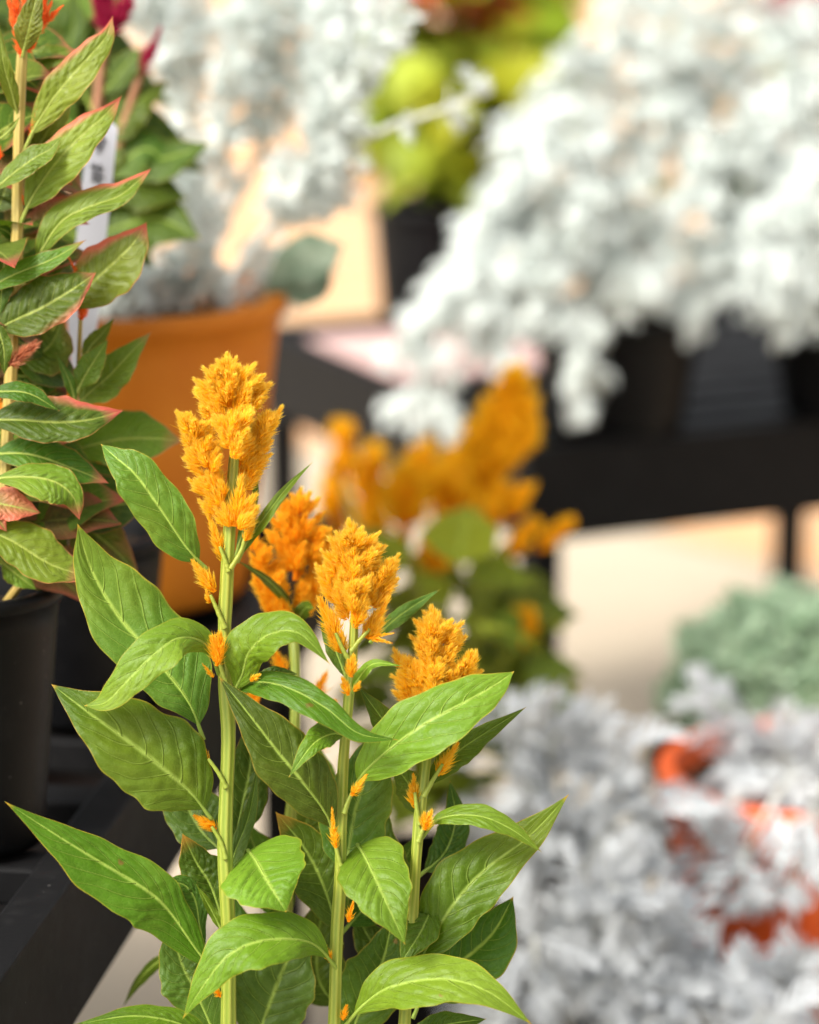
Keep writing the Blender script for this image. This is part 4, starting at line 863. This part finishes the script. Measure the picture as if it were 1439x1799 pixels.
# ------------------------------------------------------------------ golden celosia further back
DB = 2.02
c = P(810, 1300, DB); bb = np.array([c[0], c[1] + .04, .0005])
BG = thing('potted_celosia', 'blurred golden celosia behind the sharp one, in front of the bench', 'plant', bb, 'golden celosias')
pot(BG, bb, .10, .078, .19, 'black'); bf = bb + np.array([0, 0, .16])
rb = random.Random(5)
plume(BG, [([(880, 645), (920, 632), (955, 700), (948, 760), (910, 800), (868, 850), (822, 830), (800, 765), (840, 700)], [(850, 860), (905, 640)], [(880, 640), (920, 628), (955, 690), (958, 740), (925, 790), (800, 760), (808, 820), (840, 690), (860, 665), (945, 660), (900, 640), (815, 735), (890, 830), (850, 852)], 80, 0)], DB, 'bright', 75, tr=24, wid=.0010, tone=.1)
for (x0, y0, x1, y1, r_, dd) in [(712, 950, 706, 835, 46, 0), (600, 850, 602, 745, 32, 120), (768, 1010, 764, 940, 40, -20), (850, 945, 885, 862, 30, -20), (890, 915, 940, 848, 24, -10), (890, 985, 940, 925, 28, -20), (945, 965, 1012, 918, 22, -20), (915, 1135, 922, 1088, 34, -30),
          (650, 930, 655, 790, 48, 160), (590, 930, 585, 835, 36, 180), (740, 910, 742, 785, 44, 120), (800, 960, 802, 800, 46, 100), (840, 980, 836, 850, 36, 60), (660, 1010, 652, 900, 40, 150), (600, 990, 580, 880, 36, 190), (780, 900, 775, 820, 30, 60)]:
    L = [(x0, y0, x1, y1, r_ * .7, dd)]
    for q in range(15):
        t0 = rb.uniform(.15, .85); sx = rb.uniform(-1, 1); bx, by = x0 + (x1 - x0) * t0, y0 + (y1 - y0) * t0
        L.append((bx, by, bx + sx * r_ * .85 * (1.1 - .6 * t0), by - r_ * .7, r_ * .5, dd + rb.uniform(-14, 14)))
    lobes(BG, L, DB, 'bright', 75, 'plume', wid=.0010, tone=.05)
for pts in ([(855, 850), (835, 1000), (820, 1150), (812, 1300)], [(712, 930), (730, 1050), (770, 1200), (800, 1300)], [(600, 840, 120), (650, 1000, 100), (720, 1150, 60), (790, 1300, 20)], [(768, 990, -20), (780, 1100, -10), (795, 1220), (805, 1300)], [(850, 940, -20), (840, 1050, -10), (820, 1200), (810, 1300)], [(885, 970, -20), (860, 1050, -10), (830, 1180), (812, 1300)], [(915, 1120, -30), (880, 1170, -20), (840, 1240, -10), (815, 1300)], [(640, 910, 160), (680, 1050, 120), (740, 1180, 60), (800, 1300, 10)], [(780, 930, 100), (785, 1060, 70), (795, 1200, 30), (805, 1300)]):
    stem(BG, pts, [6, 8, 9, 10], DB, foot=bf, ribs=0, sides=8)
PL = [proto_leaf(.42, .35), proto_leaf(.36, .6), proto_leaf(.48, .15)]
rb = random.Random(5)
for i in range(120):
    x, y = min(915, max(690, rb.gauss(795, 65))), rb.uniform(990, 1420)
    if y < 1050 and rb.random() < .4: continue
    dd = DB + rb.gauss(0, .05); b_ = P(x, y, dd); ou = np.array([x - 800, 0, 0]) / 90
    d = np.array([ou[0] * .8 + rb.gauss(0, .6), rb.gauss(-.2, .6), rb.uniform(-.2, .9)])
    put_leaf(BG, rb.choice(PL), b_, d, (rb.gauss(0, .2), -.3, 1), rb.uniform(.03, .055), rb.choice([(0.22, 0.28, .018), (.30, .34, .025), (.14, .20, .016)]))

# ------------------------------------------------------------------ lime and red leaved plant in a black pot on the bench
DC = 2.93
c = P(775, 352, DC); cb = np.array([c[0], c[1], BZ + .0008])
COLE = thing('potted_coleus', 'lime green plant with red tips in a black pot at the back of the bench', 'plant', cb)
pot(COLE, cb, 123 * DC * S, 108 * DC * S, c[2] - BZ, 'black')
PLL = [proto_leaf(.55, .3, mat='lime'), proto_leaf(.45, .5, mat='lime')]
rb = random.Random(11)
for i in range(9):
    x1, y1 = rb.uniform(700, 940), rb.uniform(-60, 180)
    stem(COLE, [(x1, y1), ((x1 + 775) / 2 + rb.uniform(-20, 20), (y1 + 300) / 2), (775, 360)], [4, 5, 6], DC, ribs=0, sides=7)
for i in range(280):
    x, y = rb.uniform(680, 960), rb.uniform(-60, 335)
    if y > 240 and x > 860: continue
    dd = DC + rb.gauss(0, .05); b_ = P(x, y, dd); d = np.array([(x - 800) / 120 + rb.gauss(0, .6), rb.gauss(-.5, .5), rb.uniform(-.4, .6)])
    red = (y < 50 and 740 < x < 850 and rb.random() < .7) or (y > 270 and x < 740 and rb.random() < .6) or rb.random() < .06
    put_leaf(COLE, rb.choice(PLL), b_, d, (0, -.4, 1), rb.uniform(.045, .075), (1.5, .25, .8) if red else rb.choice([(1, 1, 1), (.85, 1.0, .8), (1.1, .95, .6), (.7, .75, .8)]))
# red flowering plant further back, top right
DR = 4.2
c = P(1400, 700, DR); rbase = np.array([c[0], c[1], .005])
REDP = thing('potted_plant', 'crimson flowered plant at the top right corner behind the silver leaves', 'plant', rbase)
pot(REDP, rbase, .12, .09, .25, 'black'); rf = rbase + np.array([0, 0, .2])
for i in range(7):
    x1 = rb.uniform(1340, 1470); stem(REDP, [(x1, rb.uniform(-40, 30)), ((x1 + 1400) / 2, 300), (1400, 560)], [4, 6, 7], DR, 'stem_red', foot=rf, ribs=0, sides=7)
for i in range(5):
    x1 = 1350 + i * 25; lobes(REDP, [(x1, 45, x1 - 10, -20, 26), (x1 + 5, 40, x1 + 15, -30, 24)], DR, 'crimson', 110, 'plume', wid=.0016)
for i in range(60):
    x, y = rb.gauss(1400, 60), rb.uniform(40, 700); b_ = P(x, y, DR + rb.gauss(0, .05))
    put_leaf(REDP, rb.choice(PL), b_, ((x - 1400) / 80 + rb.gauss(0, .5), rb.gauss(-.4, .5), rb.uniform(-.1, .6)), (0, -.3, 1), rb.uniform(.07, .11), (.09, .15, .03))

# ------------------------------------------------------------------ sage green mound
DS = 2.25
c = P(1370, 1330, DS); sb = np.array([c[0], c[1], .0005])
SED = thing('potted_sedum', 'sage green mounded plant on the ground behind the orange planter', 'plant', sb)
pot(SED, sb, .10, .08, max(.1, c[2]), 'black')
mb = MB(); rs_ = np.random.default_rng(3)
cen = P(1375, 1200, DS); Rm = np.array([190, 185, 148]) * DS * S
for i in range(900):
    v_ = rs_.normal(0, 1, 3); v_ /= np.linalg.norm(v_)
    if v_[2] < -.55: continue
    lump = 1 + .10 * math.sin(v_[0] * 9 + 1) * math.sin(v_[2] * 8) + .06 * math.sin(v_[0] * 17 + v_[1] * 13)
    b_ = cen + v_ * Rm * lump * rs_.uniform(.82, 1.0); e1 = np.cross(v_, (0.1, .2, 1)); e1 /= np.linalg.norm(e1); e2 = np.cross(v_, e1)
    for j in range(7):
        th = j * 2.4 + rs_.random(); rd = e1 * math.cos(th) + e2 * math.sin(th); el = .9 - .1 * j
        d = rd * el + v_ * (1.1 - .5 * el); L = rs_.uniform(.011, .017); sd = np.cross(d, v_); sd = sd / (np.linalg.norm(sd) + 1e-6) * L * .3
        mb.add([b_, b_ + d * L * .5 + sd, b_ + d * L, b_ + d * L * .5 - sd], [[0, 1, 2, 3]])
o = link('foliage', mb.mesh('foliage', 'sage', smooth=False), SED); o['kind'] = 'stuff'
mb = MB(); th = np.linspace(0, 2 * math.pi, 24, endpoint=False)
prof = [(.75 * math.cos(a_), .8 * math.sin(a_)) for a_ in np.linspace(-.6, 1.5, 9)]
lathe(mb, cen, [(r_ * Rm[0], z_ * Rm[2]) for r_, z_ in prof], 24)
link('inner_stems', mb.mesh('inner_stems', 'sage'), SED)
